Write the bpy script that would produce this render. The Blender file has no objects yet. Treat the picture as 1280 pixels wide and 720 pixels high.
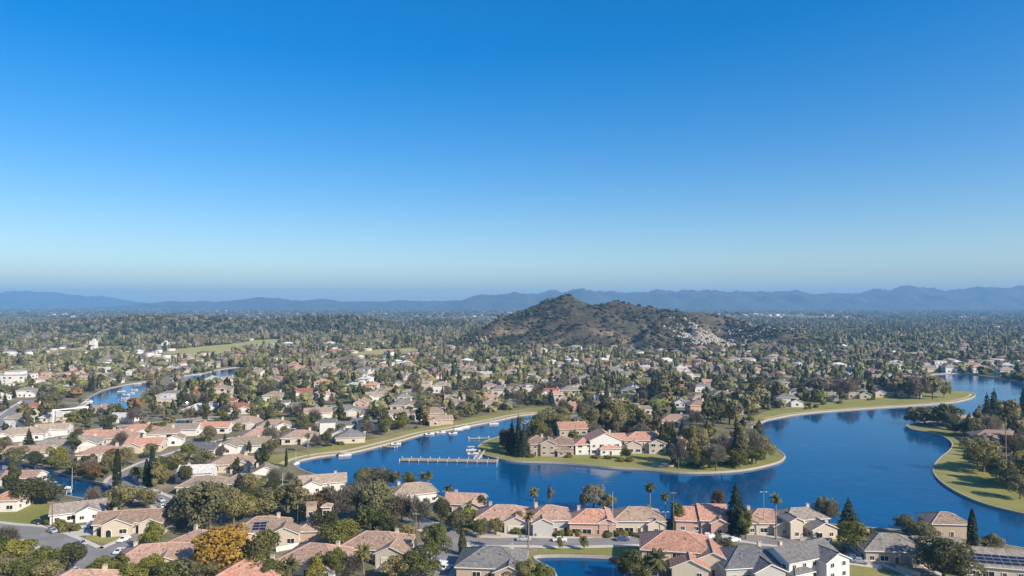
import bpy, bmesh, math, random
import numpy as np
from mathutils import Vector, Matrix, noise
from mathutils.geometry import delaunay_2d_cdt, tessellate_polygon

R = math.radians
random.seed(7)
rng = np.random.default_rng(7)
scene = bpy.context.scene
COL = scene.collection

# ------------------------------------------------------------------ camera, sky, sun, exposure
CAM_H, F, PITCH = 75.0, 865.0, R(1.325)
cam_d = bpy.data.cameras.new('camera')
cam = bpy.data.objects.new('camera', cam_d)
COL.objects.link(cam)
cam.location = (0, 0, CAM_H)
cam.rotation_euler = (R(90) + PITCH, 0, 0)
cam_d.sensor_width = 36.0
cam_d.lens = 36.0 * F / 1280.0
cam_d.clip_start = 1.0
cam_d.clip_end = 60000.0
scene.camera = cam

HAZE_D = 1.1e-4
SUN_AZ_X, SUN_AZ_Y, SUN_EL = 0.80, -0.60, R(32)
world = bpy.data.worlds.new('World')
scene.world = world
world.use_nodes = True
wn, wl = world.node_tree.nodes, world.node_tree.links
bg = wn['Background']
sky = wn.new('ShaderNodeTexSky')
sky.sky_type = 'NISHITA'
sky.sun_disc = False
sky.sun_elevation = SUN_EL
sky.sun_rotation = math.atan2(SUN_AZ_X, SUN_AZ_Y)
sky.altitude = 100.0
sky.air_density = 1.0
sky.dust_density = 1.1
sky.ozone_density = 3.0
hs = wn.new('ShaderNodeHueSaturation')
hs.inputs['Hue'].default_value = 0.509
hs.inputs['Saturation'].default_value = 1.75
ga = wn.new('ShaderNodeGamma')
ga.inputs[1].default_value = 0.78
wl.new(sky.outputs[0], ga.inputs[0])
wl.new(ga.outputs[0], hs.inputs['Color'])
wl.new(hs.outputs[0], bg.inputs['Color'])
bg.inputs['Strength'].default_value = 0.15

sun_d = bpy.data.lights.new('sun', 'SUN')
sun_d.energy = 4.8
sun_d.angle = R(0.5)
sun_d.color = (1.0, 0.91, 0.78)
sun = bpy.data.objects.new('sun', sun_d)
COL.objects.link(sun)
sdir = Vector((SUN_AZ_X * math.cos(SUN_EL), SUN_AZ_Y * math.cos(SUN_EL), math.sin(SUN_EL)))
sun.rotation_euler = sdir.to_track_quat('Z', 'Y').to_euler()
sun.location = (200, -150, 300)

scene.view_settings.view_transform = 'Standard'
scene.view_settings.look = 'None'
scene.view_settings.gamma = 1.0
scene.view_settings.exposure = 0.66
scene.render.engine = 'CYCLES'
scene.cycles.max_bounces = 5
scene.cycles.diffuse_bounces = 2
scene.cycles.glossy_bounces = 2
scene.cycles.transmission_bounces = 2
scene.cycles.transparent_max_bounces = 6
scene.cycles.volume_bounces = 0
scene.cycles.use_denoising = True

# ------------------------------------------------------------------ pixel <-> ground
CP, SP = math.cos(PITCH), math.sin(PITCH)


def G(u, v, z=0.0):
    dx, dy = (u - 640) / F, (360 - v) / F
    d = Vector((dx, CP - dy * SP, SP + dy * CP))
    t = (z - CAM_H) / d.z
    return Vector((d.x * t, d.y * t, z))


def PX(x, y, z=0.0):
    z = z - CAM_H
    fw = y * CP + z * SP
    up = -y * SP + z * CP
    return 640 + F * x / fw, 360 - F * up / fw


def ppm(v):
    return F / G(640, v).y


# ------------------------------------------------------------------ node helpers / materials
MATS = {}


def mat(name):
    m = bpy.data.materials.new(name)
    m.use_nodes = True
    nt = m.node_tree
    return m, nt, nt.nodes['Principled BSDF']


def N(nt, t, **kw):
    n = nt.nodes.new(t)
    for k, v in kw.items():
        if k in n.inputs:
            n.inputs[k].default_value = v
        else:
            setattr(n, k, v)
    return n


def ramp(nt, fac, stops):
    r = nt.nodes.new('ShaderNodeValToRGB')
    e = r.color_ramp.elements
    while len(e) > 1:
        e.remove(e[0])
    for i, (p, c) in enumerate(stops):
        x = e[0] if i == 0 else e.new(p)
        x.position = p
        x.color = (*c, 1)
    nt.links.new(fac, r.inputs[0])
    return r.outputs[0]


def mixc(nt, fac, a, b, mode='MIX'):
    m = nt.nodes.new('ShaderNodeMix')
    m.data_type = 'RGBA'
    m.blend_type = mode
    for i, s in ((0, fac), (6, a), (7, b)):
        if hasattr(s, 'is_linked'):
            nt.links.new(s, m.inputs[i])
        elif i == 0:
            m.inputs[0].default_value = s
        else:
            m.inputs[i].default_value = (*s, 1)
    return m.outputs[2]


def math_n(nt, op, a, b=0.0):
    m = nt.nodes.new('ShaderNodeMath')
    m.operation = op
    for i, s in enumerate((a, b)):
        if hasattr(s, 'is_linked'):
            nt.links.new(s, m.inputs[i])
        else:
            m.inputs[i].default_value = s
    return m.outputs[0]


def coords(nt, kind='Object'):
    return nt.nodes.new('ShaderNodeTexCoord').outputs[kind]


def tex(nt, kind, vec, **kw):
    n = N(nt, kind, **kw)
    nt.links.new(vec, n.inputs['Vector'])
    return n


def worldpos(nt):
    return nt.nodes.new('ShaderNodeNewGeometry').outputs['Position']


def bump(nt, b, h, strength, dist=0.1):
    n = nt.nodes.new('ShaderNodeBump')
    n.inputs['Strength'].default_value = strength
    n.inputs['Distance'].default_value = dist
    nt.links.new(h, n.inputs['Height'])
    nt.links.new(n.outputs[0], b.inputs['Normal'])


def plain(name, c, rough=0.6, var=0.25, scale=1.5, spec=0.3, metal=0.0):
    """a base colour broken up by two noises (wear and dirt), in object space"""
    if name in MATS:
        return MATS[name]
    m, nt, b = mat(name)
    v = worldpos(nt)
    n1 = tex(nt, 'ShaderNodeTexNoise', v, Scale=scale, Detail=5.0)
    n2 = tex(nt, 'ShaderNodeTexNoise', v, Scale=scale * 0.15, Detail=3.0)
    f = math_n(nt, 'MULTIPLY_ADD', n1.outputs[0], var)
    nt.nodes[-1].inputs[2].default_value = 1 - var * 0.5
    f2 = math_n(nt, 'MULTIPLY_ADD', n2.outputs[0], var)
    nt.nodes[-1].inputs[2].default_value = 1 - var * 0.5
    k = math_n(nt, 'MULTIPLY', f, f2)
    cc = nt.nodes.new('ShaderNodeCombineColor')
    for i in range(3):
        nt.links.new(k, cc.inputs[i])
    nt.links.new(mixc(nt, 1.0, c, cc.outputs[0], 'MULTIPLY'), b.inputs['Base Color'])
    b.inputs['Roughness'].default_value = rough
    b.inputs['Specular IOR Level'].default_value = spec
    b.inputs['Metallic'].default_value = metal
    MATS[name] = m
    return m


def roofmat(name, c, c2):
    m, nt, b = mat('roof_' + name)
    v = worldpos(nt)
    oi = nt.nodes.new('ShaderNodeObjectInfo')
    n1 = tex(nt, 'ShaderNodeTexNoise', v, Scale=1.1, Detail=6.0, Roughness=0.7)
    n2 = tex(nt, 'ShaderNodeTexNoise', v, Scale=0.16, Detail=3.0)
    vo = tex(nt, 'ShaderNodeTexVoronoi', v, Scale=2.4)
    col = mixc(nt, math_n(nt, 'MULTIPLY', n2.outputs[0], 1.1), c, c2)
    col = mixc(nt, 1.0, col, ramp(nt, n1.outputs[0], [(0.3, (0.52, 0.53, 0.54)), (0.5, (0.95, 0.95, 0.95)), (0.72, (1.28, 1.26, 1.22))]), 'MULTIPLY')
    col = mixc(nt, 0.75, col, ramp(nt, vo.outputs['Color'], [(0.1, (0.7, 0.68, 0.66)), (0.9, (1.2, 1.2, 1.2))]), 'MULTIPLY')
    col = mixc(nt, 1.0, col, ramp(nt, oi.outputs['Random'], [(0.0, (0.82, 0.82, 0.82)), (1.0, (1.15, 1.12, 1.1))]), 'MULTIPLY')
    nt.links.new(col, b.inputs['Base Color'])
    b.inputs['Roughness'].default_value = 0.8
    b.inputs['Specular IOR Level'].default_value = 0.2
    w = tex(nt, 'ShaderNodeTexWave', v, Scale=0.95, Distortion=0.6, Detail=1.0)
    w.bands_direction = 'Z'
    bump(nt, b, w.outputs['Color'], 0.22, 0.1)
    return m


ROOF = {
    'salmon': roofmat('salmon', (0.43, 0.27, 0.20), (0.37, 0.255, 0.195)),
    'coral': roofmat('coral', (0.49, 0.25, 0.17), (0.44, 0.25, 0.18)),
    'terracotta': roofmat('terracotta', (0.30, 0.12, 0.07), (0.24, 0.12, 0.08)),
    'brown': roofmat('brown', (0.28, 0.195, 0.145), (0.31, 0.22, 0.165)),
    'tan': roofmat('tan', (0.34, 0.245, 0.18), (0.29, 0.22, 0.165)),
    'beige': roofmat('beige', (0.36, 0.29, 0.215), (0.30, 0.25, 0.19)),
    'grey': roofmat('grey', (0.17, 0.165, 0.16), (0.21, 0.20, 0.19)),
    'slate': roofmat('slate', (0.10, 0.105, 0.115), (0.14, 0.14, 0.145)),
    'greybrown': roofmat('greybrown', (0.24, 0.21, 0.175), (0.28, 0.245, 0.21)),
    'white': roofmat('white', (0.56, 0.55, 0.52), (0.48, 0.47, 0.45)),
}
ROOFWORD = {'salmon': 'salmon-tiled', 'coral': 'coral-tiled', 'terracotta': 'red-tiled', 'brown': 'brown-roofed', 'tan': 'tan-roofed',
            'beige': 'beige-roofed', 'grey': 'grey-roofed', 'slate': 'dark-roofed', 'greybrown': 'grey-brown-roofed', 'white': 'white-roofed'}
WALL = {
    'white': plain('wall_white', (0.60, 0.575, 0.53), 0.85, 0.12, 0.4, 0.1),
    'cream': plain('wall_cream', (0.50, 0.43, 0.34), 0.85, 0.14, 0.4, 0.1),
    'tan': plain('wall_tan', (0.42, 0.33, 0.245), 0.85, 0.14, 0.4, 0.1),
    'pink': plain('wall_pink', (0.50, 0.31, 0.235), 0.85, 0.14, 0.4, 0.1),
    'grey': plain('wall_grey', (0.40, 0.385, 0.36), 0.85, 0.14, 0.4, 0.1),
}
M_FRAME = plain('painted_frame', (0.7, 0.68, 0.64), 0.5, 0.1)
M_CONC = plain('concrete', (0.36, 0.32, 0.26), 0.85, 0.3, 0.5)
M_DRIVE = plain('driveway_concrete', (0.50, 0.45, 0.385), 0.85, 0.3, 0.3)
M_WOOD = plain('weathered_wood', (0.30, 0.26, 0.21), 0.8, 0.5, 1.2)
M_BARK = plain('bark', (0.13, 0.10, 0.075), 0.9, 0.5, 2.0)
M_PALMBARK = plain('palm_bark', (0.22, 0.175, 0.13), 0.9, 0.4, 3.0)
M_GARAGE = plain('garage_panel', (0.55, 0.50, 0.43), 0.6, 0.1)
M_DOOR = plain('door_wood', (0.12, 0.06, 0.035), 0.5, 0.2)
M_METAL = plain('galvanised_metal', (0.45, 0.46, 0.47), 0.4, 0.15, 2.0, 0.5, 0.6)
M_WHITE = plain('white_gelcoat', (0.62, 0.62, 0.60), 0.3, 0.06, 1.0, 0.5)
M_CANVAS = plain('boat_canvas', (0.05, 0.12, 0.30), 0.8, 0.2)
M_TYRE = plain('rubber', (0.02, 0.02, 0.02), 0.8, 0.2)
M_SOLAR = plain('solar_cell', (0.012, 0.016, 0.035), 0.12, 0.2, 2.0, 0.6)
M_CAP = plain('ridge_cap', (0.42, 0.29, 0.22), 0.8, 0.3)
M_ROCK = plain('pale_rock', (0.36, 0.315, 0.25), 0.9, 0.5, 0.3)

m, nt, b = mat('window_glass')
b.inputs['Base Color'].default_value = (0.015, 0.02, 0.025, 1)
b.inputs['Roughness'].default_value = 0.06
b.inputs['Specular IOR Level'].default_value = 0.7
M_GLASS = m


def carpaint(name, c):
    m, nt, b = mat(name)
    b.inputs['Base Color'].default_value = (*c, 1)
    b.inputs['Roughness'].default_value = 0.3
    b.inputs['Coat Weight'].default_value = 0.5
    b.inputs['Coat Roughness'].default_value = 0.08
    return m


CARC = {'white': carpaint('car_white', (0.75, 0.75, 0.74)), 'silver': carpaint('car_silver', (0.38, 0.39, 0.40)),
        'black': carpaint('car_black', (0.015, 0.015, 0.017)), 'blue': carpaint('car_blue', (0.03, 0.07, 0.18)),
        'red': carpaint('car_red', (0.28, 0.025, 0.02))}

# ground
m, nt, b = mat('ground')
v = worldpos(nt)
n_big = tex(nt, 'ShaderNodeTexNoise', v, Scale=0.012, Detail=6.0, Roughness=0.6)
n_mid = tex(nt, 'ShaderNodeTexNoise', v, Scale=0.06, Detail=6.0, Roughness=0.65)
n_fin = tex(nt, 'ShaderNodeTexNoise', v, Scale=0.9, Detail=6.0, Roughness=0.7)
c1 = ramp(nt, n_mid.outputs[0], [(0.32, (0.07, 0.08, 0.032)), (0.44, (0.13, 0.125, 0.055)), (0.54, (0.22, 0.18, 0.12)), (0.66, (0.36, 0.30, 0.22))])
c2 = ramp(nt, n_big.outputs[0], [(0.35, (0.10, 0.11, 0.045)), (0.65, (0.25, 0.21, 0.14))])
c = mixc(nt, 0.4, c1, c2)
c = mixc(nt, 1.0, c, ramp(nt, n_fin.outputs[0], [(0.3, (0.6, 0.6, 0.6)), (0.7, (1.3, 1.3, 1.3))]), 'MULTIPLY')
nt.links.new(c, b.inputs['Base Color'])
b.inputs['Roughness'].default_value = 0.95
b.inputs['Specular IOR Level'].default_value = 0.1
M_GROUND = m


def grassmat(name, a, bb, dry):
    m, nt, b = mat(name)
    v = worldpos(nt)
    n1 = tex(nt, 'ShaderNodeTexNoise', v, Scale=0.05, Detail=5.0, Roughness=0.6)
    n2 = tex(nt, 'ShaderNodeTexNoise', v, Scale=1.6, Detail=6.0, Roughness=0.75)
    c = ramp(nt, n1.outputs[0], [(0.3, a), (0.55, bb), (0.75, dry)])
    c = mixc(nt, 1.0, c, ramp(nt, n2.outputs[0], [(0.3, (0.65, 0.65, 0.65)), (0.7, (1.25, 1.25, 1.25))]), 'MULTIPLY')
    nt.links.new(c, b.inputs['Base Color'])
    b.inputs['Roughness'].default_value = 0.9
    b.inputs['Specular IOR Level'].default_value = 0.15
    bump(nt, b, n2.outputs[0], 0.6, 0.2)
    return m


M_GRASS = grassmat('lawn_grass', (0.19, 0.19, 0.05), (0.25, 0.235, 0.07), (0.32, 0.27, 0.11))
M_FIELD = grassmat('field_grass', (0.30, 0.29, 0.10), (0.36, 0.33, 0.12), (0.42, 0.36, 0.17))

m, nt, b = mat('asphalt')
v = worldpos(nt)
n1 = tex(nt, 'ShaderNodeTexNoise', v, Scale=0.12, Detail=5.0, Roughness=0.6)
n2 = tex(nt, 'ShaderNodeTexNoise', v, Scale=4.0, Detail=3.0)
c = ramp(nt, n1.outputs[0], [(0.3, (0.17, 0.16, 0.15)), (0.6, (0.23, 0.215, 0.20)), (0.75, (0.28, 0.26, 0.24))])
c = mixc(nt, 1.0, c, ramp(nt, n2.outputs[0], [(0.3, (0.8, 0.8, 0.8)), (0.7, (1.15, 1.15, 1.15))]), 'MULTIPLY')
nt.links.new(c, b.inputs['Base Color'])
b.inputs['Roughness'].default_value = 0.85
M_ASPHALT = m

# water: deep blue body under a rippled surface
m, nt, b = mat('water')
v = worldpos(nt)
nb = tex(nt, 'ShaderNodeTexNoise', v, Scale=0.012, Detail=3.0)
cc = ramp(nt, nb.outputs[0], [(0.3, (0.0, 0.042, 0.118)), (0.7, (0.0, 0.064, 0.165))])
nt.links.new(cc, b.inputs['Base Color'])
b.inputs['IOR'].default_value = 1.33
b.inputs['Roughness'].default_value = 0.06
w1 = tex(nt, 'ShaderNodeTexNoise', v, Scale=1.1, Detail=3.0)
w2 = tex(nt, 'ShaderNodeTexNoise', v, Scale=0.16, Detail=2.0)
hsum = math_n(nt, 'ADD', w1.outputs[0], math_n(nt, 'MULTIPLY', w2.outputs[0], 2.5))
bump(nt, b, hsum, 0.35, 0.10)
mp = nt.nodes.new('ShaderNodeMapping')
mp.inputs['Scale'].default_value = (0.010, 0.028, 1.0)
mp.inputs['Rotation'].default_value = (0, 0, 0.4)
nt.links.new(v, mp.inputs[0])
wind = tex(nt, 'ShaderNodeTexNoise', mp.outputs[0], Scale=1.0, Detail=4.0, Roughness=0.6)
wr = nt.nodes.new('ShaderNodeMapRange')
wr.inputs[1].default_value, wr.inputs[2].default_value, wr.inputs[3].default_value, wr.inputs[4].default_value = 0.38, 0.64, 0.07, 0.55
nt.links.new(wind.outputs[0], wr.inputs[0])
nt.links.new(wr.outputs[0], [n_ for n_ in nt.nodes if n_.type == 'BUMP'][0].inputs['Strength'])
M_WATER = m


def leafmat(name, c, hue2, transl=0.42):
    m, nt, b = mat('leaf_' + name)
    at = nt.nodes.new('ShaderNodeAttribute')
    at.attribute_name = 'tint'
    oi = nt.nodes.new('ShaderNodeObjectInfo')
    col = mixc(nt, at.outputs['Fac'], [x * 0.62 for x in c], hue2)
    col = mixc(nt, 1.0, col, ramp(nt, oi.outputs['Random'], [(0.0, (0.72, 0.76, 0.8)), (0.5, (1, 1, 1)), (1.0, (1.3, 1.2, 1.05))]), 'MULTIPLY')
    nt.links.new(col, b.inputs['Base Color'])
    b.inputs['Roughness'].default_value = 0.7
    b.inputs['Specular IOR Level'].default_value = 0.15
    tr = nt.nodes.new('ShaderNodeBsdfTranslucent')
    nt.links.new(col, tr.inputs['Color'])
    mx = nt.nodes.new('ShaderNodeMixShader')
    mx.inputs[0].default_value = transl
    nt.links.new(b.outputs[0], mx.inputs[1])
    nt.links.new(tr.outputs[0], mx.inputs[2])
    nt.links.new(mx.outputs[0], nt.nodes['Material Output'].inputs['Surface'])
    return m


LEAFC = {
    'green': ((0.14, 0.155, 0.045), (0.235, 0.245, 0.07), 'green'),
    'dark': ((0.085, 0.095, 0.04), (0.15, 0.155, 0.062), 'dark green'),
    'olive': ((0.20, 0.185, 0.085), (0.31, 0.285, 0.135), 'olive'),
    'lime': ((0.20, 0.205, 0.045), (0.33, 0.315, 0.07), 'yellow-green'),
    'gold': ((0.30, 0.19, 0.035), (0.44, 0.29, 0.06), 'golden'),
    'bare': ((0.20, 0.165, 0.125), (0.30, 0.25, 0.19), 'grey-brown'),
    'pale': ((0.19, 0.18, 0.12), (0.30, 0.28, 0.20), 'pale grey'),
    'rust': ((0.17, 0.115, 0.055), (0.24, 0.16, 0.07), 'rust-brown'),
    'conifer': ((0.032, 0.048, 0.028), (0.058, 0.078, 0.042), 'dark'),
    'palm': ((0.12, 0.125, 0.045), (0.21, 0.20, 0.085), 'green'),
}
LEAF = {k: leafmat(k, v[0], v[1]) for k, v in LEAFC.items()}

m, nt, b = mat('far_leaf')
at = nt.nodes.new('ShaderNodeAttribute')
at.attribute_name = 'col'
n1 = tex(nt, 'ShaderNodeTexNoise', worldpos(nt), Scale=0.5, Detail=4.0, Roughness=0.7)
nt.links.new(mixc(nt, 1.0, at.outputs['Color'], ramp(nt, n1.outputs[0], [(0.3, (0.55, 0.55, 0.55)), (0.7, (1.4, 1.4, 1.4))]), 'MULTIPLY'), b.inputs['Base Color'])
b.inputs['Roughness'].default_value = 0.9
b.inputs['Specular IOR Level'].default_value = 0.1
M_FARLEAF = m
m, nt, b = mat('far_building')
at = nt.nodes.new('ShaderNodeAttribute')
at.attribute_name = 'col'
nt.links.new(at.outputs['Color'], b.inputs['Base Color'])
b.inputs['Roughness'].default_value = 0.85
b.inputs['Specular IOR Level'].default_value = 0.1
M_FARHOUSE = m

m, nt, b = mat('scrub_hillside')
v = worldpos(nt)
n1 = tex(nt, 'ShaderNodeTexNoise', v, Scale=0.012, Detail=8.0, Roughness=0.65)
n2 = tex(nt, 'ShaderNodeTexNoise', v, Scale=0.12, Detail=6.0, Roughness=0.75)
c1 = ramp(nt, n1.outputs[0], [(0.36, (0.05, 0.05, 0.034)), (0.48, (0.095, 0.08, 0.052)), (0.58, (0.17, 0.13, 0.085)), (0.70, (0.28, 0.22, 0.15))])
c2 = ramp(nt, n2.outputs[0], [(0.36, (0.34, 0.36, 0.34)), (0.5, (0.85, 0.85, 0.85)), (0.66, (1.25, 1.2, 1.15))])
sx = nt.nodes.new('ShaderNodeSeparateXYZ')
nt.links.new(v, sx.inputs[0])
hz = nt.nodes.new('ShaderNodeMapRange')
hz.inputs[1].default_value, hz.inputs[2].default_value = 22.0, 62.0
nt.links.new(sx.outputs[2], hz.inputs[0])
scrub = math_n(nt, 'MULTIPLY', hz.outputs[0], 0.72)
c1 = mixc(nt, scrub, c1, (0.072, 0.066, 0.042))
nt.links.new(mixc(nt, 1.0, c1, c2, 'MULTIPLY'), b.inputs['Base Color'])
b.inputs['Roughness'].default_value = 0.95
b.inputs['Specular IOR Level'].default_value = 0.05
bump(nt, b, n2.outputs[0], 1.0, 3.0)
M_HILL = m
m, nt, b = mat('far_mountain')
v = worldpos(nt)
n1 = tex(nt, 'ShaderNodeTexNoise', v, Scale=0.003, Detail=8.0, Roughness=0.65)
nt.links.new(ramp(nt, n1.outputs[0], [(0.35, (0.02, 0.028, 0.02)), (0.65, (0.07, 0.06, 0.042))]), b.inputs['Base Color'])
b.inputs['Roughness'].default_value = 0.95
M_MOUNT = m


# ------------------------------------------------------------------ object helpers
def link(name, me, parent=None, loc=(0, 0, 0), rotz=0.0, scale=None):
    o = bpy.data.objects.new(name, me)
    COL.objects.link(o)
    o.location = loc
    if rotz:
        o.rotation_euler = (0, 0, rotz)
    if scale is not None:
        o.scale = scale
    if parent is not None:
        o.parent = parent
    return o


def tag(o, label=None, cat=None, group=None, kind=None):
    if label:
        o['label'] = label
    if cat:
        o['category'] = cat
    if group:
        o['group'] = group
    if kind:
        o['kind'] = kind
    return o


class MB:
    """collects boxes, tubes, quads into one mesh with material slots"""

    def __init__(self):
        self.v, self.f, self.mi, self.mats = [], [], [], []

    def slot(self, m):
        if m not in self.mats:
            self.mats.append(m)
        return self.mats.index(m)

    def poly(self, pts, m, flip=False):
        k = len(self.v)
        self.v += [tuple(p) for p in pts]
        idx = list(range(k, k + len(pts)))
        self.f.append(idx[::-1] if flip else idx)
        self.mi.append(self.slot(m))

    def box(self, c, s, m, rz=0.0, taper=1.0, ry=0.0):
        x, y, z = (q * 0.5 for q in s)
        M = Matrix.Translation(c) @ Matrix.Rotation(rz, 4, 'Z') @ Matrix.Rotation(ry, 4, 'Y')
        P = []
        for sz in (-1, 1):
            t = taper if sz > 0 else 1.0
            for sx, sy in ((-1, -1), (1, -1), (1, 1), (-1, 1)):
                P.append(M @ Vector((sx * x * t, sy * y * t, sz * z)))
        k = len(self.v)
        self.v += [tuple(p) for p in P]
        for f in ((3, 2, 1, 0), (4, 5, 6, 7), (0, 1, 5, 4), (1, 2, 6, 5), (2, 3, 7, 6), (3, 0, 4, 7)):
            self.f.append([k + i for i in f])
            self.mi.append(self.slot(m))

    def tube(self, pts, radii, m, n=7, cap=True):
        pts = [Vector(p) for p in pts]
        k = len(self.v)
        for i, p in enumerate(pts):
            d = (pts[min(i + 1, len(pts) - 1)] - pts[max(i - 1, 0)]).normalized()
            a = d.orthogonal().normalized() if abs(d.z) < 0.95 else Vector((1, 0, 0))
            a = (a - d * a.dot(d)).normalized()
            bb = d.cross(a)
            r = radii[i] if hasattr(radii, '__len__') else radii
            for j in range(n):
                t = 2 * math.pi * j / n
                self.v.append(tuple(p + a * (r * math.cos(t)) + bb * (r * math.sin(t))))
        s = self.slot(m)
        for i in range(len(pts) - 1):
            for j in range(n):
                q = k + i * n
                self.f.append([q + j, q + (j + 1) % n, q + n + (j + 1) % n, q + n + j])
                self.mi.append(s)
        if cap:
            self.f.append([k + j for j in range(n)][::-1])
            self.f.append([k + (len(pts) - 1) * n + j for j in range(n)])
            self.mi += [s, s]

    def mesh(self, name):
        me = bpy.data.meshes.new(name)
        me.from_pydata(self.v, [], self.f)
        for m in self.mats:
            me.materials.append(m)
        me.polygons.foreach_set('material_index', self.mi)
        me.update()
        return me

    def build(self, name, parent=None, **kw):
        return link(name, self.mesh(name), parent, **kw)


def np_mesh(name, V, Q, mats, mi=None, attrs=None, smooth=False):
    """mesh straight from numpy arrays; Q is (n,4) or (n,3)"""
    V = np.asarray(V, dtype=np.float32)
    Q = np.asarray(Q, dtype=np.int32)
    k = Q.shape[1]
    me = bpy.data.meshes.new(name)
    me.vertices.add(len(V))
    me.vertices.foreach_set('co', V.ravel())
    me.loops.add(Q.size)
    me.loops.foreach_set('vertex_index', Q.ravel())
    me.polygons.add(len(Q))
    me.polygons.foreach_set('loop_start', np.arange(0, Q.size, k, dtype=np.int32))
    me.polygons.foreach_set('loop_total', np.full(len(Q), k, dtype=np.int32))
    for m in mats:
        me.materials.append(m)
    if mi is not None:
        me.polygons.foreach_set('material_index', np.asarray(mi, dtype=np.int32))
    if smooth:
        me.polygons.foreach_set('use_smooth', np.ones(len(Q), dtype=bool))
    for an, (dom, typ, arr) in (attrs or {}).items():
        a = me.attributes.new(an, typ, dom)
        a.data.foreach_set('color' if 'COLOR' in typ else 'value', np.asarray(arr, dtype=np.float32).ravel())
    me.update(calc_edges=True)
    return me


# ------------------------------------------------------------------ shorelines (traced on the ground plane)
def smooth_line(px, sub=5, world_pts=False):
    P = [Vector((p[0], p[1])) if world_pts else G(*p).to_2d() for p in px]
    out = []
    for i in range(len(P) - 1):
        p0, p1, p2, p3 = P[max(i - 1, 0)], P[i], P[i + 1], P[min(i + 2, len(P) - 1)]
        for j in range(sub):
            t = j / sub
            out.append(0.5 * ((2 * p1) + (p2 - p0) * t + (2 * p0 - 5 * p1 + 4 * p2 - p3) * t * t + (3 * p1 - p0 - 3 * p2 + p3) * t ** 3))
    out.append(P[-1])
    return out


def inside(poly, x, y):
    c, n = False, len(poly)
    j = n - 1
    for i in range(n):
        xi, yi, xj, yj = poly[i][0], poly[i][1], poly[j][0], poly[j][1]
        if (yi > y) != (yj > y) and x < (xj - xi) * (y - yi) / (yj - yi) + xi:
            c = not c
        j = i
    return c


S_NORTH = smooth_line([(366, 580), (376, 575), (400, 570), (440, 565), (478, 556), (505, 549), (530, 542), (560, 537), (592, 531), (622, 525), (645, 520), (668, 517), (692, 516)])
S_INLET = smooth_line([(692, 516), (697, 519), (694, 527), (680, 533), (655, 538), (630, 544), (607, 551), (597, 558)])
S_PENIN = smooth_line([(597, 558), (600, 566), (618, 572), (645, 576), (700, 578), (735, 581), (765, 584), (805, 586), (850, 590), (890, 590), (930, 587), (960, 581), (976, 576), (982, 570)])
S_PTIP = smooth_line([(982, 570), (975, 563), (960, 556), (950, 548), (943, 541), (939, 535), (946, 530), (960, 524)])
S_CURVE = smooth_line([(960, 524), (1000, 517), (1050, 512.5), (1100, 509), (1150, 506), (1190, 502.5), (1208, 499), (1219, 494.5), (1214, 490), (1190, 488)])
S_FAR = smooth_line([(1190, 488), (1160, 484), (1156, 476), (1166, 468), (1200, 466.5), (1230, 470), (1262, 475), (1300, 480), (1390, 492)])
S_RNORTH = smooth_line([(1390, 512), (1300, 517), (1240, 520), (1190, 524), (1150, 528), (1132, 532)])
S_RIGHT = smooth_line([(1132, 532), (1142, 537), (1165, 541), (1182, 547), (1190, 555), (1186, 563), (1176, 571), (1167, 582), (1168, 593), (1180, 605), (1200, 617), (1226, 628), (1258, 637), (1300, 645), (1380, 652)])
S_NEAR = smooth_line([(1380, 700), (1300, 688), (1262, 682), (1235, 676), (1170, 668), (1122, 662), (1096, 660), (1040, 655), (980, 652), (930, 651), (860, 649), (800, 647), (740, 646), (690, 645), (640, 644), (606, 641), (584, 634), (565, 626), (540, 617), (510, 611), (480, 608), (450, 606), (430, 603), (405, 596), (380, 588), (366, 580)])
LAKE = []
for s in (S_NORTH, S_INLET, S_PENIN, S_PTIP, S_CURVE, S_FAR, S_RNORTH, S_RIGHT, S_NEAR):
    LAKE += s[:-1] if (s[-1] - (s[-1])).length == 0 and s is not S_FAR and s is not S_RIGHT else s
POND = smooth_line([(676, 703), (668, 697), (676, 694.5), (710, 694), (745, 695), (772, 697), (776, 702), (784, 708), (790, 720), (792, 740), (770, 756), (720, 756), (700, 740), (698, 725), (692, 712), (676, 703)])[:-1]
LAGOON = smooth_line([(-60, 572), (0, 577), (30, 580), (55, 586), (85, 594), (104, 599), (128, 604), (142, 608), (138, 620), (122, 629), (108, 624), (88, 620), (68, 616), (52, 606), (30, 597), (10, 593), (-20, 590), (-60, 588), (-60, 572)])[:-1]
MARINA = smooth_line([(92, 512), (104, 503), (116, 494), (130, 487), (150, 482), (170, 478.5), (185, 477), (187, 484), (176, 491), (174, 500), (178, 508), (150, 512), (118, 514), (92, 512)])[:-1]
COVE = smooth_line([(226, 470), (256, 466), (272, 462), (300, 459), (304, 466), (296, 470.5), (276, 473), (250, 474.5), (224, 473), (226, 470)])[:-1]
WATERS = {'lake': LAKE, 'pond': POND, 'lagoon': LAGOON, 'marina': MARINA, 'cove': COVE}
WBOX = {k: (min(p.x for p in w), max(p.x for p in w), min(p.y for p in w), max(p.y for p in w)) for k, w in WATERS.items()}


def in_water(x, y, m=0.0):
    pts = [(x, y)] if m == 0 else [(x, y), (x + m, y), (x - m, y), (x, y + m), (x, y - m), (x + m * .7, y - m * .7), (x - m * .7, y - m * .7)]
    for k, w in WATERS.items():
        a = WBOX[k]
        if a[0] - m < x < a[1] + m and a[2] - m < y < a[3] + m:
            for px, py in pts:
                if inside(w, px, py):
                    return True
    return False


WZ = -0.7
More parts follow.
